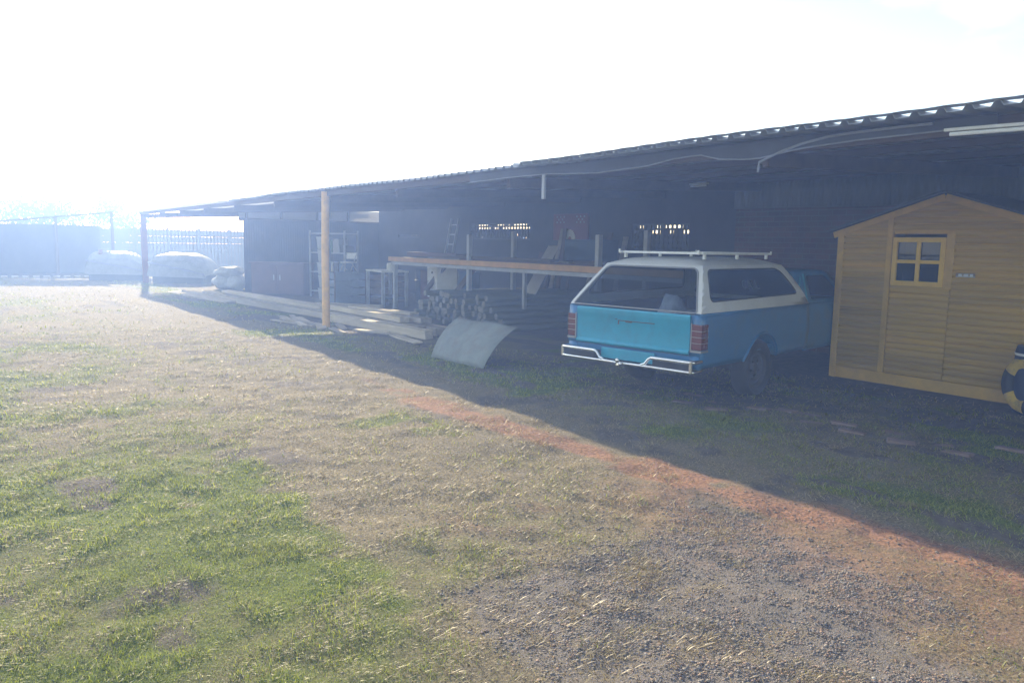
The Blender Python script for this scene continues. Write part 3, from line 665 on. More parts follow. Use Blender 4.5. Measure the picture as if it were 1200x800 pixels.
# canopy
CZ = 1.435; CT = 1.505
ZB = ZR + .016
def can_b(z): t = max(0, (z - ZB) / (CT - ZB)); return .828 - .26 * t ** 1.08
def a_rear(z): return .0 + .42 * max(0, (z - ZB) / (CT - ZB)) ** 1.05
def a_front(z): t = max(0, (z - ZB) / (CT - ZB)); return 2.44 - .40 * t ** 1.7
def ring_panel(outer, inner_, c, fn, n=72, rings=3):
    def ray(poly, ang):
        d = (math.cos(ang), math.sin(ang)); best = None
        for (x0, y0), (x1, y1) in zip(poly, poly[1:] + poly[:1]):
            ex, ey = x1 - x0, y1 - y0; den = d[0] * ey - d[1] * ex
            if abs(den) < 1e-9: continue
            t = ((x0 - c[0]) * ey - (y0 - c[1]) * ex) / den; u = ((x0 - c[0]) * d[1] - (y0 - c[1]) * d[0]) / den
            if t > 0 and -1e-6 <= u <= 1 + 1e-6: best = t if best is None else max(best, t)
        return (c[0] + d[0] * best, c[1] + d[1] * best)
    angs = sorted([2 * math.pi * k / n for k in range(n)] + [math.atan2(p[1] - c[1], p[0] - c[0]) % (2 * math.pi) for p in outer + inner_])
    O = [ray(outer, a) for a in angs]; I = [ray(inner_, a) for a in angs]
    P = []
    for o_, i_ in zip(O + O[:1], I + I[:1]): P.append([fn(i_[0] + (o_[0] - i_[0]) * k / rings, i_[1] + (o_[1] - i_[1]) * k / rings) for k in range(rings + 1)])
    pane = [fn(*p) for p in I]
    return P, pane
def rrect(pts, r, seg=5):
    out = []
    n = len(pts)
    for k in range(n):
        p0, p, p1 = Vector(pts[k - 1]), Vector(pts[k]), Vector(pts[(k + 1) % n]); rr = r[k] if isinstance(r, (list, tuple)) else r
        u = (p0 - p).normalized(); w = (p1 - p).normalized(); a = p + u * rr; c = p + w * rr
        for i in range(seg + 1):
            t = i / seg; out.append(tuple(a * (1 - t) ** 2 + p * 2 * t * (1 - t) + c * t * t))
    return out
can = MB(); glass = []
zc = np.linspace(ZB, CZ, 9)
side_out = [(a_rear(z), z) for z in zc] + [(a_front(z), z) for z in zc[::-1]]
side_in = rrect([(.24, 1.085), (.42, 1.395), (2.0, 1.395), (2.24, 1.105)], [.07, .06, .14, .09])
for s in (1, -1):
    P, pane = ring_panel(side_out, side_in, (1.2, 1.2), lambda a, z, s=s: (s * can_b(z), a, z))
    can.grid(P); glass.append([(p[0] - s * .012, p[1], p[2]) for p in pane])
rear_out = [(can_b(z), z) for z in zc] + [(-can_b(z), z) for z in zc[::-1]]
rear_in = rrect([(can_b(.985) - .05, .985), (can_b(1.41) - .05, 1.41), (-can_b(1.41) + .05, 1.41), (-can_b(.985) + .05, .985)], [.03, .07, .07, .03])
P, pane = ring_panel(rear_out, rear_in, (0, 1.19), lambda b_, z: (b_, a_rear(z), z)); can.grid(P); rear_pane = [(p[0], p[1] + .012, p[2]) for p in pane]
fr_in = rrect([(can_b(1.03) - .07, 1.03), (can_b(1.37) - .1, 1.37), (-can_b(1.37) + .1, 1.37), (-can_b(1.03) + .07, 1.03)], .06)
P, pane = ring_panel(rear_out, fr_in, (0, 1.19), lambda b_, z: (b_, a_front(z), z)); can.grid(P); front_pane = pane
# roof: rounded shoulders and a shallow crown, over the whole length
rows = []
tt = np.linspace(-1, 1, 25)
def roof_pt(u, v):
    b1 = can_b(CZ)
    x = b1 * u * 1.0; e = abs(u)
    z = CZ + (CT - CZ) * (1 - e ** 5) ** .8 + .008 * (1 - u * u)
    a0, a1 = a_rear(min(z, CT)), a_front(min(z, CT))
    f = abs(2 * v - 1); z2 = CZ + (z - CZ) * (1 - f ** 10) ** .7
    a0, a1 = a_rear(min(z2, CT)), a_front(min(z2, CT))
    return (x, a0 + (a1 - a0) * v, z2)
vv = sorted(set(list(np.linspace(0, 1, 21)) + [.01, .025, .975, .99]))
can.grid([[roof_pt(u, v) for v in vv] for u in sorted(set(list(tt) + [-.97, .97, -.985, .985]))])
canopy = can.build('canopy', M_canopy, truck, smooth=True, angle=35, merge=True)
for s, pts in zip((1, -1), glass):
    MB().add(pts, [tuple(range(len(pts)))]).build('side_window', M_glass, canopy)
    loop = pts + pts[:1]; MB().tube([(p[0] + s * .012, p[1], p[2]) for p in loop], .009, 6, caps=False).build('window_seal', M_black, canopy, smooth=True)
MB().add(rear_pane, [tuple(range(len(rear_pane)))]).build('rear_window', M_glass, canopy)
MB().tube([(p[0], p[1] - .014, p[2]) for p in rear_pane + rear_pane[:1]], .009, 6, caps=False).build('window_seal', mat('grey_seal', (.25, .25, .26), .7), canopy, smooth=True)
MB().add(front_pane, [tuple(range(len(front_pane)))]).build('front_window', M_glass, canopy)
# roof rack
m = MB(); RZ = 1.558; rb = .50; r0, r1 = .50, 2.0
for s in (1, -1):
    m.bar((s * rb, r0 - .06, RZ), (s * rb, r1 + .06, RZ), .028, .022)
    for a in (r0 + .06, 1.25, r1 - .06): m.bar((s * rb, a, RZ - .06), (s * rb, a, RZ - .008), .03, .03, up=(1, 0, 0))
    m.bar((s * rb, r0 - .06, RZ), (s * rb, r0 - .06, RZ + .035), .02, .02, up=(1, 0, 0)); m.bar((s * rb, r1 + .06, RZ), (s * rb, r1 + .06, RZ + .03), .02, .02, up=(1, 0, 0))
for a in (r0, r1): m.bar((-rb - .03, a, RZ + .002), (rb + .03, a, RZ + .002), .03, .024)
m.build('roof_rack', mat('white_rack_paint', (.8, .8, .79), .4), truck, bevel=.004)
# cab and nose
def cab_b(z): return .80 - .035 * ((z - .7) / .3) ** 2 if z < .98 else .77 - .18 * ((z - .98) / .40) ** 1.1
m = MB()
for s in (1, -1):
    q = bed_side(s, 2.50, 4.62, .40, .98, (3.95, .39, WR), cab_b); m.add(q.v, q.f)
outl = [(2.52, .98), (2.66, 1.335), (2.75, 1.36), (3.3, 1.36), (3.42, 1.33), (3.88, .98)]
for s in (1, -1):
    P, pane = ring_panel([(a, z) for a, z in outl], rrect([(2.66, 1.02), (2.76, 1.30), (3.30, 1.30), (3.64, 1.02)], .05), (3.05, 1.18), lambda a, z, s=s: (s * cab_b(z), a, z)); m.grid(P)
    glass.append(pane)
m.grid([[(cab_b(z) * u, a, z + .02 * (1 - u * u) * (z > 1.25)) for u in np.linspace(-1, 1, 9)] for a, z in ((2.52, .98), (2.66, 1.335), (2.75, 1.36), (3.3, 1.36), (3.42, 1.33))])
m.grid([[(.80 * u, a, z + .03 * (1 - u * u)) for u in np.linspace(-1, 1, 9)] for a, z in ((3.86, .98), (4.1, .965), (4.55, .90), (4.62, .84), (4.63, .45))])
cab = m.build('cab', M_blue, truck, smooth=True, angle=30, solid=.008)
for pts in glass[2:]: MB().add(pts, [tuple(range(len(pts)))]).build('cab_window', M_glass, cab)
MB().grid([[(cab_b(z) * u * .97, a, z + .004) for u in (-1, 0, 1)] for a, z in ((3.42, 1.33), (3.88, .985))]).build('windscreen', M_glass, cab)
m = MB(); m.tube([(.60, 2.54, .99), (.63, 2.60, 1.2), (.6, 2.68, 1.33)], .012, 6); m.tube([(cab_b(.98) + .004, 2.53, .42), (cab_b(.9) + .004, 2.53, .7), (cab_b(.98) + .002, 2.53, .99), (cab_b(1.32) + .01, 2.68, 1.32)], .010, 6); m.build('cab_edge', M_blue_lt, cab, smooth=True)
# chassis + wheels
m = MB()
for s in (1, -1): m.bar((s * .42, -.02, .44), (s * .42, 4.4, .42), .07, .12)
m.tube([(-.70, AC, WR), (.70, AC, WR)], .05, 10); m.lathe([(.0, -.12), (.1, -.08), (.13, 0), (.1, .08), (0, .12)], 12, Matrix.Translation((0, AC, WR)) @ Matrix.Rotation(R(90), 4, 'Y'))
m.tube([(.3, .1, .38), (.32, 1.0, .40), (.2, 2.2, .36)], .03, 8); m.build('chassis', M_dark, truck, smooth=True)
def wheel():
    m = MB(); n = 40
    prof = [(.205, -.075), (.235, -.095), (.285, -.10), (.306, -.085), (.315, -.06), (.3155, 0), (.315, .06), (.306, .085), (.285, .10), (.235, .095), (.205, .075)]
    Mx = Matrix.Rotation(R(90), 4, 'Y'); m.lathe(prof, n, Mx)
    t = m.build('wheel', M_tyre, truck, smooth=True)
    r = MB(); r.lathe([(.0, .05), (.05, .055), (.065, .04), (.12, .022), (.15, .05), (.185, .045), (.205, .078), (.215, .07), (.2, .0), (.2, -.07)], n, Mx)
    for k in range(5):
        a = 2 * math.pi * k / 5; r.lathe([(0, .056), (.012, .056), (.012, .03)], 8, Mx @ Matrix.Translation((.085 * math.cos(a), .085 * math.sin(a), 0)))
    r.build('rim', M_rim, t, smooth=True); return t
w1 = wheel()
for (x, a) in ((.72, AC), (-.72, AC), (.72, 3.95), (-.72, 3.95)):
    w = w1 if (x, a) == (.72, AC) else copy_tree(w1, truck)
    w.location = (x, a, WR); w.rotation_euler = (0, 0, 0 if x > 0 else math.pi)
# faded lettering seen on the canopy side glass, far side
def text_mesh(txt, size, mtx, material, name, parent=None, ext=.0008):
    cu = bpy.data.curves.new(name, 'FONT'); cu.body = txt; cu.size = size; cu.extrude = ext; cu.align_x = 'CENTER'
    o = bpy.data.objects.new(name, cu); COL.objects.link(o)
    me = bpy.data.meshes.new_from_object(o.evaluated_get(bpy.context.evaluated_depsgraph_get())); COL.objects.unlink(o); bpy.data.objects.remove(o)
    mo = bpy.data.objects.new(name, me); COL.objects.link(mo); me.materials.append(material)
    if parent is not None: mo.parent = parent
    mo.matrix_local = mtx; return mo
bpy.context.view_layer.update()
M_sticker = mat('faded_sticker', (.36, .40, .42), .7)
nrm = math.atan2(can_b(1.10) - can_b(1.36), .26)
text_mesh('CALL', .16, Matrix.Translation((can_b(1.2) + .004 - .012, 1.22, 1.18)) @ Matrix.Rotation(R(90), 4, 'Z') @ Matrix.Rotation(R(90) - nrm, 4, 'X'), M_sticker, 'window_lettering', canopy)
# cloth bundle in the load bed (rests inside: its own thing)
def lump(name, loc, size, material, label, cat, seed=0, group=None, res=3, rough=.35):
    bm = bmesh.new(); bmesh.ops.create_icosphere(bm, subdivisions=res, radius=1); rr = random.Random(seed); ph = [rr.random() * 6 for _ in range(6)]
    for v in bm.verts:
        d = v.co.copy(); k = 1 + rough * (.45 * math.sin(3.1 * d.x + ph[0]) * math.sin(2.7 * d.y + ph[1]) + .35 * math.sin(6 * d.z + ph[2]) * math.cos(5 * d.x + ph[3]) + .2 * math.sin(11 * d.y + ph[4]) * math.sin(9 * d.z + ph[5]))
        v.co = Vector((d.x * size[0] * k, d.y * size[1] * k, max(-.92 * size[2], d.z * size[2] * k)))
    for f in bm.faces: f.smooth = True
    me = bpy.data.meshes.new(name); bm.to_mesh(me); bm.free(); me.materials.append(material)
    o = bpy.data.objects.new(name, me); COL.objects.link(o); o.location = loc; return tag(o, label, cat, group)
def tw(b_, a, z):
    p = Matrix.Translation((TX, TY, -.02)) @ Matrix.Rotation(-R(TYAW), 4, 'Z') @ Vector((b_, a, z)); return tuple(p)
M_cloth = mat('pale_cloth', (.55, .58, .64), .9, 0, .25, 9, .5, 20)
lump('cloth_bundle', tw(.28, .42, .80), (.24, .2, .26), M_cloth, 'pale crumpled cloth bundle inside the pickup canopy behind the tailgate', 'cloth bundle', 4, rough=.5)

# ------------------------------------------------------------------ black and yellow tyre and drum at the hut corner
M_yel = mat('yellow_paint', (.62, .42, .05), .6, 0, .15, 9, dirt=(.05, .05, .05), dirt_amt=.8, dirt_scale=9)
ty = empty('painted_tyre', (8.60, 3.00, .30), R(-22), 'old tyre painted in yellow and black bands, standing against the yellow hut', 'tyre')
def tor_seg(t0, t1, Rm=.215, rm=.085, n=14, k=16):
    P = []
    for i in range(n + 1):
        t = t0 + (t1 - t0) * i / n
        P.append([((math.sin(ph) * rm * .9), (Rm + rm * math.cos(ph)) * math.cos(t), (Rm + rm * math.cos(ph)) * math.sin(t)) for ph in [2 * math.pi * j / k for j in range(k + 1)]])
    return MB().grid(P)
seg = [(R(a), R(a + 60)) for a in range(-30, 330, 60)]
ya, bl = MB(), MB()
for i, (a, c) in enumerate(seg):
    q = tor_seg(a, c); (ya if i % 2 else bl).add(q.v, q.f)
ya.build('yellow_band', M_yel, ty, smooth=True); bl.build('black_band', M_tyre, ty, smooth=True)
MB().lathe([(0, .0), (.13, .0), (.14, .02), (.14, -.02)], 20, Matrix.Rotation(R(90), 4, 'Y')).build('hub_disc', M_dark, ty, smooth=True)
dr = empty('plastic_drum', (8.74, 3.0, 0), 0, 'dark blue drum with a pale stripe behind the painted tyre', 'drum')
MB().lathe([(0, 0), (.17, 0), (.185, .03), (.195, .3), (.195, .62), (.18, .68), (.0, .69)], 24).build('barrel', mat('dark_blue_plastic', (.02, .03, .07), .5), dr, smooth=True)
MB().lathe([(.197, .585), (.199, .59), (.199, .605), (.197, .61)], 24).build('stripe', M_white, dr, smooth=True)

# ------------------------------------------------------------------ curved sheet of metal on the grass
m = MB(); P = []
M_sheetmetal = mat('dull_grey_sheet', (.20, .225, .215), .8, .0, .18, 4, .35, 6, dirt=(.17, .12, .08), dirt_amt=.6, dirt_scale=5)
for i in range(9):
    yy = 9.36 + (8.11 - 9.36) * i / 8
    P.append([(5.47 + (.93 * (math.cos(.34) - math.cos(t + .34))) * (.96 + .012 * i) + .04 * i / 8, yy + (-.02 - .12 * math.sin(t) * (1 if i > 4 else -.6)) * .6, -.01 + .93 * (math.sin(t + .34) - math.sin(.34)) + .012 * math.sin(i * 1.3 + 2 * t)) for t in np.linspace(0, .82, 12)])
sm = m.grid(P).build('metal_sheet', M_sheetmetal, None, smooth=True, angle=60, solid=.003)
tag(sm, 'dull grey sheet of metal bent into an arch on the grass left of the pickup', 'metal sheet')

# ------------------------------------------------------------------ timber row along the front of the shed
def plank(x0, y0, x1, y1, z, w, h, material, label, group='planks along the shed front'):
    o = MB(); L_ = math.hypot(x1 - x0, y1 - y0); o.box(-w / 2, w / 2, -L_ / 2, L_ / 2, -h / 2, h / 2)
    ob = o.build('plank', material, None, bevel=.008)
    ob.location = ((x0 + x1) / 2, (y0 + y1) / 2, z + h / 2); ob.rotation_euler = (random.uniform(-.006, .006), random.uniform(-.09, .09), -math.atan2(x1 - x0, y1 - y0) + random.uniform(-.02, .02))
    return tag(ob, label, 'plank', group)
PL = [
 (6.42, 11.05, 6.22, 14.9, 0, .16, .15, M_wood_pale, 'thick pale beam at the front of the timber row beside the curved metal sheet'),
 (6.62, 11.6, 6.48, 15.2, 0, .18, .16, M_wood_grey, 'second thick weathered beam behind the pale front beam'),
 (6.84, 11.3, 6.72, 15.6, 0, .2, .14, M_wood_grey, 'wide weathered beam third from the front in the timber row'),
 (7.1, 11.5, 7.02, 16.0, 0, .22, .12, M_wood_pale, 'wide pale board at the back of the near timber row'),
 (6.62, 12.2, 6.50, 15.6, .17, .2, .10, M_wood_pale, 'pale board lying on top of the weathered beams'),
 (6.88, 12.0, 6.76, 16.4, .15, .24, .10, M_wood_grey, 'weathered board on top of the stack behind the pale board'),
 (7.0, 12.6, 6.7, 14.6, .26, .22, .04, M_wood_pale, 'thin pale offcut topmost on the near timber stack'),
 (6.28, 14.6, 5.62, 24.1, 0, .16, .12, M_wood_grey, 'very long weathered beam running past the orange post'),
 (6.58, 15.4, 5.96, 23.0, 0, .2, .14, M_wood_grey, 'long weathered beam behind the very long one, past the orange post'),
 (6.55, 15.8, 6.12, 21.5, .15, .2, .07, M_wood_pale, 'long pale board with a sunlit edge on the beams left of the orange post'),
 (6.9, 16.8, 6.45, 22.5, 0, .24, .16, M_wood_grey, 'broad weathered beam at the back of the far timber row'),
 (5.75, 19.7, 5.45, 24.6, 0, .4, .05, M_wood_grey, 'wide thin plank lying foremost at the far end of the timber row'),
 (7.65, 18.4, 8.55, 16.95, .0, .14, .07, M_wood_pale, 'pale kerb plank on the floor in front of the workbench'),
]
for p in PL: plank(*p)

# ------------------------------------------------------------------ storage rack, pole stack, panels
rack = empty('storage_rack', (8.6, 12, 0), 0, 'long steel storage rack with an orange front beam and grey uprights', 'rack')
m = MB(); m.box(-.05, .05, -4.55, 4.65, 1.155, 1.26); m.build('front_beam', mat('orange_beam', (.60, .34, .13), .6, 0, .15, 5, dirt=(.3, .2, .14), dirt_amt=.4), rack, bevel=.006)
MB().box(1.05, 1.13, -4.55, 4.65, 1.16, 1.25).build('rear_beam', M_steel_grey, rack)
m = MB(); m.box(-.04, .04, -4.5, 4.5, 1.08, 1.145); m.build('lower_rail', M_steel_grey, rack)
for y, zt in ((4.6, 1.15), (1.35, 1.78), (-2.55, 1.78)):
    for x in (.07, 1.2):
        MB().box(x - .0, x + .09, y - .045, y + .045, 0, zt + (0 if x < .1 else .1)).build('upright', M_steel_grey, rack, bevel=.004)
MB().box(.07, .13, -.6, -.53, .4, 1.07).build('upright', M_steel_grey, rack)
for y in (4.4, 2.4, .4, -1.6, -3.4): MB().box(.06, 1.05, y - .03, y + .03, 1.17, 1.235).build('shelf_arm', M_steel_grey, rack)

M_pole = mat('treated_pole', (.17, .18, .145), .85, 0, .25, 7, .3, 30, stretch=(.15, 1, 1))
M_pole_end = mat('sawn_pole_end', (.23, .215, .19), .85, 0, .3, 14)
pol = MB().tube([(0, 0, 0), (1.5, 0, .0), (3.0, 0, 0)], [.058, .056, .052], 10)
pm = pol.build('treated_pole', M_pole, None, smooth=True); pm.data.materials.append(M_pole_end)
for f in pm.data.polygons:
    if len(f.vertices) > 4: f.material_index = 1
first = True; rr = random.Random(5)
for row in range(6):
    nrow = 26 - row * 2
    for k in range(nrow):
        y = 11.35 + row * .12 + k * .122 + rr.uniform(-.006, .006)
        if row >= 4 and rr.random() < .25: continue
        o = pm if first else pm.copy()
        if not first: COL.objects.link(o)
        first = False
        o.location = (8.12 + rr.uniform(-.22, .16), y, .058 + row * .104); o.rotation_euler = (rr.uniform(0, 6), 0, rr.uniform(-.015, .015))
        tag(o, 'dark treated timber pole with a pale sawn end in the big pole stack', 'pole', 'poles in the stack under the rack')
def panel(name, c, size, lean, rz, material, label, cat, bevel=.004):
    o = MB().box(-size[0] / 2, size[0] / 2, -size[1] / 2, size[1] / 2, 0, size[2]).build(name, material, None, bevel=bevel)
    o.location = c; o.rotation_euler = (0, lean, rz); return tag(o, label, cat)
M_board = mat('grey_board', (.42, .39, .37), .7, 0, .12, 4)
panel('leaning_board', (9.45, 12.25, .62), (.02, .72, .56), R(28), R(-20), M_board, 'grey board leaning on the pole stack under the rack beam', 'board')
panel('leaning_board', (10.0, 12.45, 1.27), (.02, .66, .36), R(30), R(-20), M_board, 'smaller grey board leaning above the rack beam near the red sign', 'board')
panel('blue_crate', (10.75, 11.9, 1.3), (.5, 1.1, .42), 0, 0, mat('dull_blue_plastic', (.05, .1, .2), .6), 'dull blue crate on the rack behind the grey board', 'crate', .02)
wp = empty('steel_cabinet', (9.6, 15.9, 0), R(-15), 'white steel cabinet standing behind the rack at the left', 'cabinet')
MB().box(-.25, .25, -.42, .42, .3, 1.06).build('carcass', M_white, wp, bevel=.01)
m = MB(); m.box(-.262, -.25, -.38, -.02, .35, 1.0); m.box(-.262, -.25, .02, .38, .35, 1.0); dd = m.build('door_panel', M_white, wp, bevel=.004)
m = MB(); m.box(-.27, -.262, -.12, -.02, .88, .92); m.box(-.27, -.262, -.34, -.32, .5, .7); m.box(-.27, -.262, .30, .32, .5, .7); m.build('handle', M_dark, dd)
m = MB(); m.box(-.2, .2, -.36, .36, 0, .3); m.build('plinth', M_dark, wp)
for (p0, p1, lab) in (((9.2, 16.0, .45), (9.45, 15.35, 1.2), 'dark timber prop leaning in front of the white cabinet'), ((9.2, 14.7, .45), (9.45, 14.1, 1.2), 'dark timber prop leaning right of the white cabinet')):
    tag(MB().bar(p0, p1, .12, .05, up=(1, 0, 0)).build('timber_prop', M_timber_dk, None), lab, 'prop')
# red sign board on the back wall
sg = empty('sign_board', (12.0, 14.0, 1.72), 0, 'faded red sign board with pale dots and a white arch on the back wall', 'sign')
MB().box(-.03, .03, -.62, .62, 0, .62).build('panel', mat('faded_red', (.24, .06, .055), .7, 0, .15, 4), sg, bevel=.005)
m = MB()
m.grid([[(-.034, rr_ * math.cos(t), .02 + rr_ * 1.15 * math.sin(t)) for rr_ in (.06, .2)] for t in np.linspace(0, math.pi, 14)]); m.build('arch_emblem', M_white, sg, solid=.003)
m = MB(); r2 = random.Random(2)
for y0 in (-.52, .2):
    for i in range(5):
        for j in range(3):
            if (i + j) % 2 == 0: m.box(-.036, -.031, y0 + i * .065, y0 + i * .065 + .04, .40 + j * .065, .44 + j * .065)
m.build('dot_pattern', mat('pale_dots', (.5, .45, .45), .7), sg)
b = MB().box(12.06, 12.07, 13.0, 13.3, 1.0, 2.2)
# workbench and clutter left of the rack
wb = empty('workbench', (9.0, 17.6, 0), R(-8), 'workbench with a white top beside the orange rack beam', 'workbench')
MB().box(-.35, .35, -.65, .65, .86, .90).build('bench_top', M_white, wb, bevel=.005)
for x in (-.3, .3):
    for y in (-.6, .6): MB().box(x - .035, x + .035, y - .035, y + .035, 0, .86).build('leg', M_steel_grey, wb)
MB().box(-.28, .32, -.5, .5, .2, .24).build('lower_shelf', M_dark, wb)
pt = MB().lathe([(0, 0), (.085, 0), (.1, .03), (.1, .15), (.085, .19), (.05, .2), (0, .205)], 18).build('paint_pot', M_white, None, smooth=True, loc=(8.85, 17.1, .90)); tag(pt, 'round white pot standing on the white workbench', 'pot')
def crate(loc, size, rz, material, label, cat='crate', slat=True):
    t = empty('storage_crate', loc, rz, label, cat); sx, sy, sz = size
    m = MB(); m.box(-sx / 2, sx / 2, -sy / 2, sy / 2, 0, .03)
    for s in (1, -1):
        n = 4
        for k in range(n):
            z0 = .03 + (sz - .03) * k / n; z1 = z0 + (sz - .03) / n * .8
            m.box(min(s * sx / 2, s * (sx / 2 - .02)), max(s * sx / 2, s * (sx / 2 - .02)), -sy / 2, sy / 2, z0, z1); m.box(-sx / 2 + .021, sx / 2 - .021, min(s * sy / 2, s * (sy / 2 - .02)), max(s * sy / 2, s * (sy / 2 - .02)), z0, z1)
    m.build('slats', material, t)
    for a in (1, -1):
        for c in (1, -1): MB().box(a * (sx / 2 + .012) - .012, a * (sx / 2 + .012) + .012, c * (sy / 2 - .03) - .03, c * (sy / 2 - .03) + .03, 0, sz).build('corner_batten', M_timber_dk, t)
    return t
M_crateblue = mat('bluish_crate', (.16, .2, .28), .7); M_crate = mat('worn_crate', (.22, .16, .12), .8, 0, .25, 6)
crate((8.55, 19.2, 0), (.8, 1.0, .82), R(-5), M_crateblue, 'bluish slatted crate on the floor right of the orange post')
crate((9.6, 18.9, 0), (.7, .9, .75), R(10), M_crate, 'brown slatted crate behind the workbench')
ch = empty('folding_chair', (8.6, 19.0, .84), R(35), 'small pale folding chair standing on the bluish crate', 'chair')
MB().box(-.16, .16, -.16, .16, .2, .225).build('seat', M_white, ch, bevel=.008)
MB().box(.15, .17, -.16, .16, .3, .46).build('backrest', M_white, ch, bevel=.006)
for s in (1, -1):
    m = MB(); m.bar((-.16, s * .15, -.005), (.17, s * .15, .46), .018, .018); m.build('leg', M_steel_grey, ch)
    m = MB(); m.bar((.16, s * .15, -.005), (-.12, s * .15, .21), .018, .018); m.build('leg', M_steel_grey, ch)
# more goods kept in the shed
M_cup = mat('red_brown_board', (.11, .055, .05), .6, 0, .15, 5)
M_bag = mat('white_plastic_bag', (.36, .38, .42), .45, 0, .2, 10, .6, 14)
M_drum = [mat('rusty_drum', (.16, .07, .045), .7, .2, .3, 4, dirt=(.05, .05, .06), dirt_amt=.6), mat('blue_drum', (.03, .08, .16), .6), mat('black_drum', (.035, .035, .035), .6)]
for (x, y, mi, lb) in ((10.3, 17.6, 0, 'rusty steel drum behind the workbench'), (10.9, 16.7, 1, 'dark blue steel drum beside the rusty drum'), (10.7, 18.6, 2, 'black steel drum behind the brown crate')):
    d = empty('steel_drum', (x, y, 0), 0, lb, 'drum', 'drums at the back of the shed')
    MB().lathe([(0, .005), (.28, .005), (.29, .02), (.285, .28), (.298, .29), (.285, .30), (.285, .57), (.298, .58), (.285, .59), (.285, .86), (.292, .88), (.28, .875), (.27, .86), (0, .86)], 28).build('barrel', M_drum[mi], d, smooth=True)
    MB().lathe([(.0, .865), (.04, .865), (.04, .885), (0, .885)], 12, Matrix.Translation((.17, 0, 0))).build('bung_cap', M_steel_grey, d)
rr = random.Random(21)
for k in range(9):
    y = 12.2 + k * .36 + rr.uniform(-.1, .1); L_ = rr.uniform(1.3, 2.1); w = rr.uniform(.07, .2)
    o = MB().box(-.016, .016, -w / 2, w / 2, 0, L_).build('leaning_timber', (M_wood_grey, M_timber_dk, M_cup)[k % 3], None, bevel=.004); o.location = (12.0 - L_ * math.sin(R(13)) - .04, y, .0); o.rotation_euler = (R(rr.uniform(-7, 7)), R(13), R(rr.uniform(-8, 8)))
    tag(o, 'length of old timber leaning on the dark back wall behind the rack', 'timber', 'timbers leaning on the back wall')
ld = empty('ladder', (11.55, 19.2, 0), 0, 'grey ladder leaning on the dark back wall behind the workbench', 'ladder')
for s in (1, -1): MB().bar((0, s * .2, 0), (.48, s * .2, 2.3), .03, .06).build('stile', M_steel_grey, ld)
for k in range(8): MB().bar((.48 * (k + .6) / 8.2, -.19, 2.3 * (k + .6) / 8.2), (.48 * (k + .6) / 8.2, .19, 2.3 * (k + .6) / 8.2), .03, .03).build('rung', M_steel_grey, ld)
blab = ['uppermost dark board across the rack arms', 'brown board lying along the middle of the rack', 'weathered board at the back of the rack shelf', 'short dark board at the near end of the rack', 'thick brown board at the far end of the rack']
for k, (x, y, L_, w, h, z, mm) in enumerate(((8.85, 12.6, 3.6, .2, .05, 1.295, M_timber_dk), (8.95, 11.8, 4.2, .25, .045, 1.24, M_cup), (9.3, 13.2, 4.8, .22, .06, 1.24, M_wood_grey), (9.2, 9.4, 2.3, .2, .08, 1.24, M_timber_dk), (9.0, 15.2, 2.2, .28, .09, 1.29, M_cup))):
    o = MB().box(-w / 2, w / 2, -L_ / 2, L_ / 2, 0, h).build('stored_board', mm, None, bevel=.005, loc=(x, y, z)); o.rotation_euler = (0, 0, R(rr.uniform(-2, 2))); tag(o, blab[k], 'board', 'boards stored on the rack')
tb = ['lowest pale tub in the tall stack of tubs', 'second pale tub from the bottom of the tub stack', 'third pale tub from the bottom of the tub stack', 'fourth pale tub from the bottom of the tub stack', 'topmost pale tub of the tall stack']
for k in range(5):
    o = MB().lathe([(0, 0), (.16, 0), (.19, .30), (.20, .30), (.20, .33), (.18, .33), (.15, .02), (0, .02)], 20).build('plastic_tub', M_bag, None, smooth=True, loc=(8.35 + .02 * (k % 2), 20.0 + .015 * k, .345 * k)); tag(o, tb[k], 'tub', 'stack of plastic tubs')
# loose offcuts lying on the ground before the timber row
for k in range(12):
    y = rr.uniform(10.9, 15.5); x = 6.1 - .05 * (y - 11) + rr.uniform(-.55, .1); L_ = rr.uniform(.5, 1.6)
    o = MB().box(-rr.uniform(.03, .09), rr.uniform(.03, .09), -L_ / 2, L_ / 2, 0, .025).build('timber_offcut', (M_wood_grey, M_wood_pale)[k % 3 == 0], None, bevel=.003)
    o.location = (x, y, .005); o.rotation_euler = (rr.uniform(-.03, .06), rr.uniform(-.15, .15), R(rr.uniform(-25, 25))); tag(o, 'loose timber offcut lying on the grass in front of the timber row', 'offcut', 'offcuts in front of the timber row')

# cupboard, shelf, bags
cb = empty('cupboard', (8.0, 22.3, 0), R(40), 'reddish brown cupboard with two doors left of the orange post', 'cupboard')
MB().box(-.3, .3, -.85, .85, .04, .92).build('carcass', M_cup, cb, bevel=.006); MB().box(-.34, .33, -.9, .9, .922, .96).build('top', M_cup, cb, bevel=.006)
for s in (1, -1):
    d_ = MB().box(-.322, -.302, min(s * .01, s * .83), max(s * .01, s * .83), .08, .9).build('door', M_cup, cb, bevel=.004); MB().box(-.335, -.323, s * .1 - .015, s * .1 + .015, .45, .6).build('handle', M_steel_grey, d_)
sh = empty('metal_shelf', (9.0, 20.9, 0), R(20), 'tall metal shelf crowded with dark goods behind the orange post', 'shelf')
for x in (-.25, .25):
    for y in (-.7, .7): MB().box(x - .02, x + .02, y - .02, y + .02, 0, 1.9).build('upright', M_steel_grey, sh)
for z in (.15, .7, 1.25, 1.8): MB().box(-.26, .26, -.71, .71, z, z + .03).build('shelf_board', M_steel_grey, sh)
rr = random.Random(9)
k = 0
boxlab = ['pale carton', 'dark tool box', 'brown carton', 'grey tin box', 'blue tin box', 'small dark carton', 'white carton', 'ochre carton', 'long dark box', 'tall grey carton', 'green tin box', 'squat brown box']
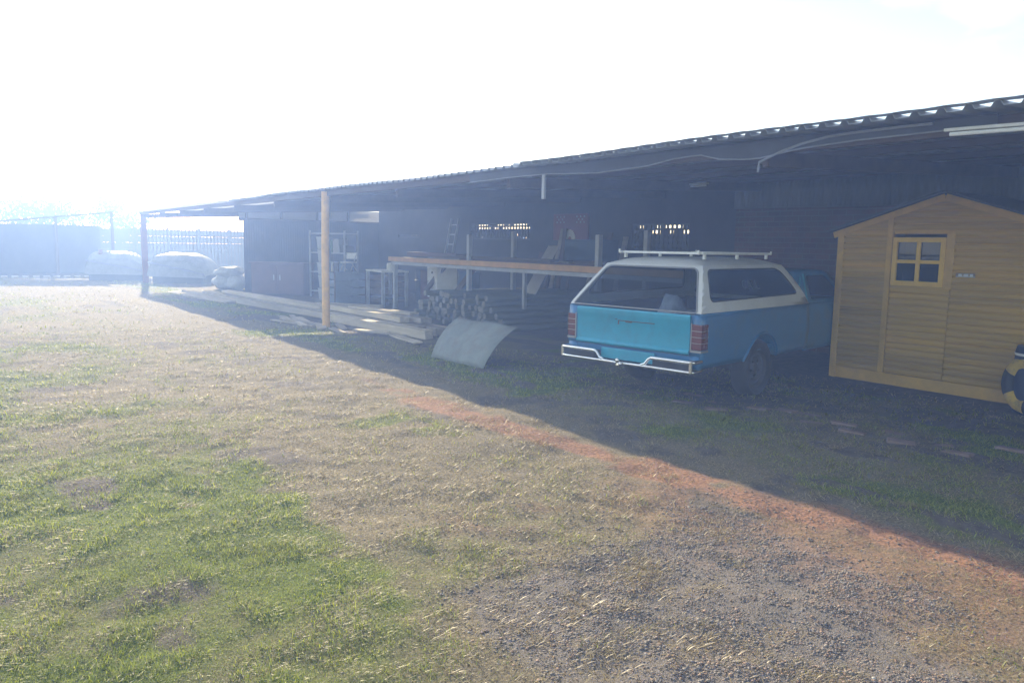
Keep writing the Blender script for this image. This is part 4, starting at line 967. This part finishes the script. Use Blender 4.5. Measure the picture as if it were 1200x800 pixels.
boxcol = [(.5, .45, .38), (.05, .05, .06), (.3, .2, .12), (.3, .31, .33), (.08, .14, .28), (.08, .07, .07), (.65, .65, .63), (.45, .3, .1), (.06, .06, .05), (.32, .32, .33), (.06, .16, .09), (.2, .12, .07)]
Msh = Matrix.Translation((9.0, 20.9, 0)) @ Matrix.Rotation(R(20), 4, 'Z')
for zi, z in enumerate((.18, .73, 1.28)):
    y = -.64
    for j in range(4):
        w = rr.uniform(.18, .3); h = rr.uniform(.18, .4); p = Msh @ Vector((0, y + w / 2, z))
        m = MB(); m.box(-.17, .17, -w / 2, w / 2, 0, h); m.box(-.172, -.05, -w / 2 - .002, w / 2 + .002, h * .82, h + .002)
        o = m.build('storage_box', mat('box_' + boxlab[k].replace(' ', '_'), boxcol[k], .7), None, loc=p); o.rotation_euler = (0, 0, R(20))
        tag(o, '%s on the %s shelf of the tall metal shelf' % (boxlab[k], ('lower', 'middle', 'upper')[zi]), 'box'); y += w + .04; k += 1
lump('sack', (7.35, 25.6, .24), (.42, .38, .27), M_bag, 'white plastic sack on the ground left of the brown cupboard, lower of the pile', 'sack', 1)
lump('sack', (7.55, 25.1, .22), (.36, .4, .24), M_bag, 'white plastic sack nearest the brown cupboard', 'sack', 2)
lump('sack', (7.4, 25.4, .56), (.45, .4, .18), M_bag, 'white plastic sack lying on top of the two others', 'sack', 3)
# covered stacks in the far bay
def covered(loc, rz, label):
    t = empty('covered_stack', loc, rz, label, 'covered stack')
    MB().box(-.95, .95, -.6, .6, .0, .35).build('pallet_base', M_dark, t, bevel=.02)
    P = []
    prof = [(-1.05, .30), (-1.0, .62), (-.86, 1.02), (-.5, 1.07), (.3, 1.06), (.62, .98), (.85, .80), (1.05, .50), (1.10, .30)]
    for j, yy in enumerate(np.linspace(-.75, .75, 9)):
        e = abs(yy) / .75; dz = -.26 * e ** 4
        P.append([(x + .03 * math.sin(j * 1.7 + x * 3), yy * (1 + .06 * (1.1 - z)), max(.2, z + dz * (z / 1.05) + .02 * math.sin(5 * x + j))) for x, z in prof])
    q = MB().grid(P); q.add(P[0], [tuple(range(len(prof)))]); q.add(P[-1], [tuple(range(len(prof)))])
    c = q.build('cover', mat('dusty_tarpaulin', (.2, .21, .23), .5, 0, .25, 5, .9, 7), t, smooth=True, angle=50)
    MB().tube([(-1.0, -.80, .75), (-.3, -.82, .62), (.6, -.82, .45), (1.08, -.80, .33)], .025, 6).build('strap', mat('strap_cloth', (.2, .2, .3), .8), c, smooth=True)
    return t
covered((5.35, 32.6, 0), R(-18), 'pale covered stack with a strap left of the red oxide post')
covered((7.1, 29.9, 0), R(-40), 'pale covered stack with a strap right of the red oxide post')
o = MB().tube([(4.69, 32.3, -.05), (4.69, 32.3, 1.15)], .07, 10).build('short_post', M_redpost, None, smooth=True); tag(o, 'short dark post beside the far covered stack', 'post')
# palisade fence at the far end
M_pal = mat('palisade_steel', (.2, .2, .22), .5, .3)
pf = empty('palisade_fence', (8, 33.5, 0), 0, 'galvanised palisade fence closing the far end of the shed', 'fence')
m = MB(); m.box(-2.1, 4.0, 0, .04, .4, .45); m.box(-2.1, 4.0, 0, .04, 1.7, 1.75); m.build('rail', M_pal, pf)
m = MB()
for k in range(44):
    x = -2.1 + k * .14; m.add([(x - .03, -.02, .05), (x + .03, -.02, .05), (x + .03, -.02, 1.95), (x, -.02, 2.08), (x - .03, -.02, 1.95)], [(0, 1, 2, 3, 4)])
m.build('pale', M_pal, pf, solid=.004)

# ------------------------------------------------------------------ far boundary: wall, low roof, edging bricks, trees
M_fw = mat('boundary_wall_panel', (.12, .12, .115), .9, 0, .2, 1.5, dirt=(.1, .1, .09), dirt_amt=.5)
bw = empty('boundary_wall', (-12, 43, 0), 0, 'long dark precast boundary wall across the far end of the lawn', 'wall')
m = MB()
for k in range(44):
    x0 = -22 + k * 1.55
    for j in range(6): m.box(x0 + .05, x0 + 1.5, 0, .06, j * .34, j * .34 + .335)
m.build('wall_panels', M_fw, bw)
m = MB()
for k in range(45): m.box(-22 + k * 1.55 - .07, -22 + k * 1.55 + .07, -.05, .11, 0, 2.12 + (.02 if k % 2 else 0))
m.build('wall_posts', M_fw, bw)
ls = empty('lean_to', (3.7, 35.6, 0), 0, 'low dark lean-to with a sloping sheet roof at the far left end of the shed', 'shed')
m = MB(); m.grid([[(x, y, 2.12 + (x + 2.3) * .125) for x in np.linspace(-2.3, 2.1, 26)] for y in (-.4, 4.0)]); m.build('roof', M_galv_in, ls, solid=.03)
MB().box(-2.1, 2.0, 3.6, 3.7, 0, 2.1).build('back_wall', M_fw, ls)
MB().box(-2.15, -2.05, -.2, 3.6, 0, 2.05).build('side_wall', M_fw, ls)
for x in (-2.1, -.1, 1.9): MB().box(x - .05, x + .05, -.3, -.2, 0, 2.1 + (x + 2.3) * .122).build('post', M_timber_dk, ls)
M_edge = mat('edging_brick', (.5, .45, .4), .9)
eb = MB().box(-.11, .11, -.05, .05, -.02, .09).build('edging_brick', M_edge, None, bevel=.008)
for k in range(18):
    o = eb if k == 0 else eb.copy()
    if k: COL.objects.link(o)
    o.location = (-1.3 + k * .34, 35.2 - k * .05, 0); o.rotation_euler = (R(20), 0, R(4 * math.sin(k * 3)))
    tag(o, 'pale tilted brick in the edging row along the far end of the lawn', 'brick', 'edging bricks at the end of the lawn')
M_leaf = leafy_mat('tree_leaf', trans=.35); M_bark = mat('bark', (.12, .09, .07), .9, 0, .3, 6, .5)
def tree(x, y, h, r, label, seed):
    rn = np.random.default_rng(seed); t = empty('tree', (x, y, 0), 0, label, 'tree', 'trees beyond the boundary wall')
    m = MB(); m.tube([(0, 0, -.1), (.05, 0, h * .3), (-.05, .05, h * .55)], [.16, .12, .07], 8)
    for k in range(5):
        a = 2 * math.pi * k / 5; m.tube([(0, 0, h * .35), (r * .35 * math.cos(a), r * .35 * math.sin(a), h * .55), (r * .6 * math.cos(a), r * .6 * math.sin(a), h * .72)], [.06, .04, .02], 6)
    m.build('trunk', M_bark, t, smooth=True)
    nc = 26; cc = rn.normal(0, 1, (nc, 3)); cc /= np.linalg.norm(cc, axis=1)[:, None]; cc *= rn.uniform(.35, 1, (nc, 1)); cc = cc * np.array([r, r, h * .32]) + np.array([0, 0, h * .66])
    n = 5200; ci = rn.integers(0, nc, n); P = cc[ci] + rn.normal(0, 1, (n, 3)) * r * .17
    U = rn.normal(0, 1, (n, 3)); U /= np.linalg.norm(U, axis=1)[:, None]; V = np.cross(U, rn.normal(0, 1, (n, 3))); V /= np.linalg.norm(V, axis=1)[:, None]; s = rn.uniform(.06, .12, (n, 1))
    co = np.stack([P - U * s, P + V * s * .5, P + U * s, P - V * s * .5], 1).reshape(-1, 3)
    col = np.array([.05, .085, .025]) * rn.uniform(.7, 1.6, (n, 1))
    o = fast_mesh('crown', co, (np.arange(n * 4).reshape(-1, 4)), np.repeat(col, 4, 0), M_leaf); o.parent = t
for i, (x, y, h, r, lb) in enumerate(((-4.5, 50, 3.4, 2.2, 'low bushy tree leftmost beyond the boundary wall'), (.5, 52, 3.6, 2.0, 'rounded tree second from the left beyond the wall'), (4.2, 51, 3.9, 2.2, 'taller bushy tree beyond the wall in the middle'), (8.3, 53, 3.9, 2.4, 'broad tree beyond the wall nearest the shed'))): tree(x, y, h, r, lb, 40 + i)

# ------------------------------------------------------------------ half-buried bricks in front of the hut
M_pav = mat('worn_paver', (.2, .14, .12), .9, 0, .25, 9, .5, 40)
pv = MB().box(-.055, .055, -.11, .11, -.06, .025).build('paving_brick', M_pav, None, bevel=.008)
rr = random.Random(3); first = True
for k in range(17):
    t = k / 16; x = 6.15 + .55 * t + rr.uniform(-.22, .3); y = 5.9 - 3.4 * t
    o = pv if first else pv.copy()
    if not first: COL.objects.link(o)
    first = False
    o.location = (x, y, rr.uniform(-.03, -.006)); o.rotation_euler = (rr.uniform(-.08, .08), rr.uniform(-.08, .08), R(12) + rr.uniform(-.5, .5))
    tag(o, 'worn reddish brick half sunk in the grass in front of the hut and pickup', 'brick', 'half buried bricks in front of the hut')

_kz = lambda x: float(ground_z(np.array([x]), np.array([1.11]))[0]) - .030
kb = MB().tube([(x, 1.11, _kz(x)) for x in np.linspace(2.9, 3.9, 14)], .027, 12).build('buried_pipe', mat('dusty_grey_pipe', (.2, .2, .21), .7, 0, .25, 14), None, smooth=True)
tag(kb, 'grey pipe half buried in the dry grass at the corner of the gravel', 'pipe')

# ------------------------------------------------------------------ haze volume added in place of lens flare
hz = MB().box(-60, 70, -30, 100, -1.2, 6.0); ho = hz.build('haze', bpy.data.materials.new('flare_haze'), None)
hm = ho.data.materials[0]; hm.use_nodes = True; hn = hm.node_tree; hn.nodes.clear()
hadd = hn.nodes.new('ShaderNodeAddShader')
for i_, (c_, d_, g_) in enumerate((((.17, .38, 1.0), HAZE_BLUE, .0), ((1.0, .97, .93), HAZE_PALE, .75))):
    hv = hn.nodes.new('ShaderNodeVolumePrincipled'); hv.inputs['Color'].default_value = (*c_, 1); hv.inputs['Absorption Color'].default_value = (1, 1, 1, 1)
    hv.inputs['Density'].default_value = d_; hv.inputs['Anisotropy'].default_value = g_; hn.links.new(hv.outputs[0], hadd.inputs[i_])
hout = hn.nodes.new('ShaderNodeOutputMaterial'); hn.links.new(hadd.outputs[0], hout.inputs['Volume']); tag(ho, kind='stuff')
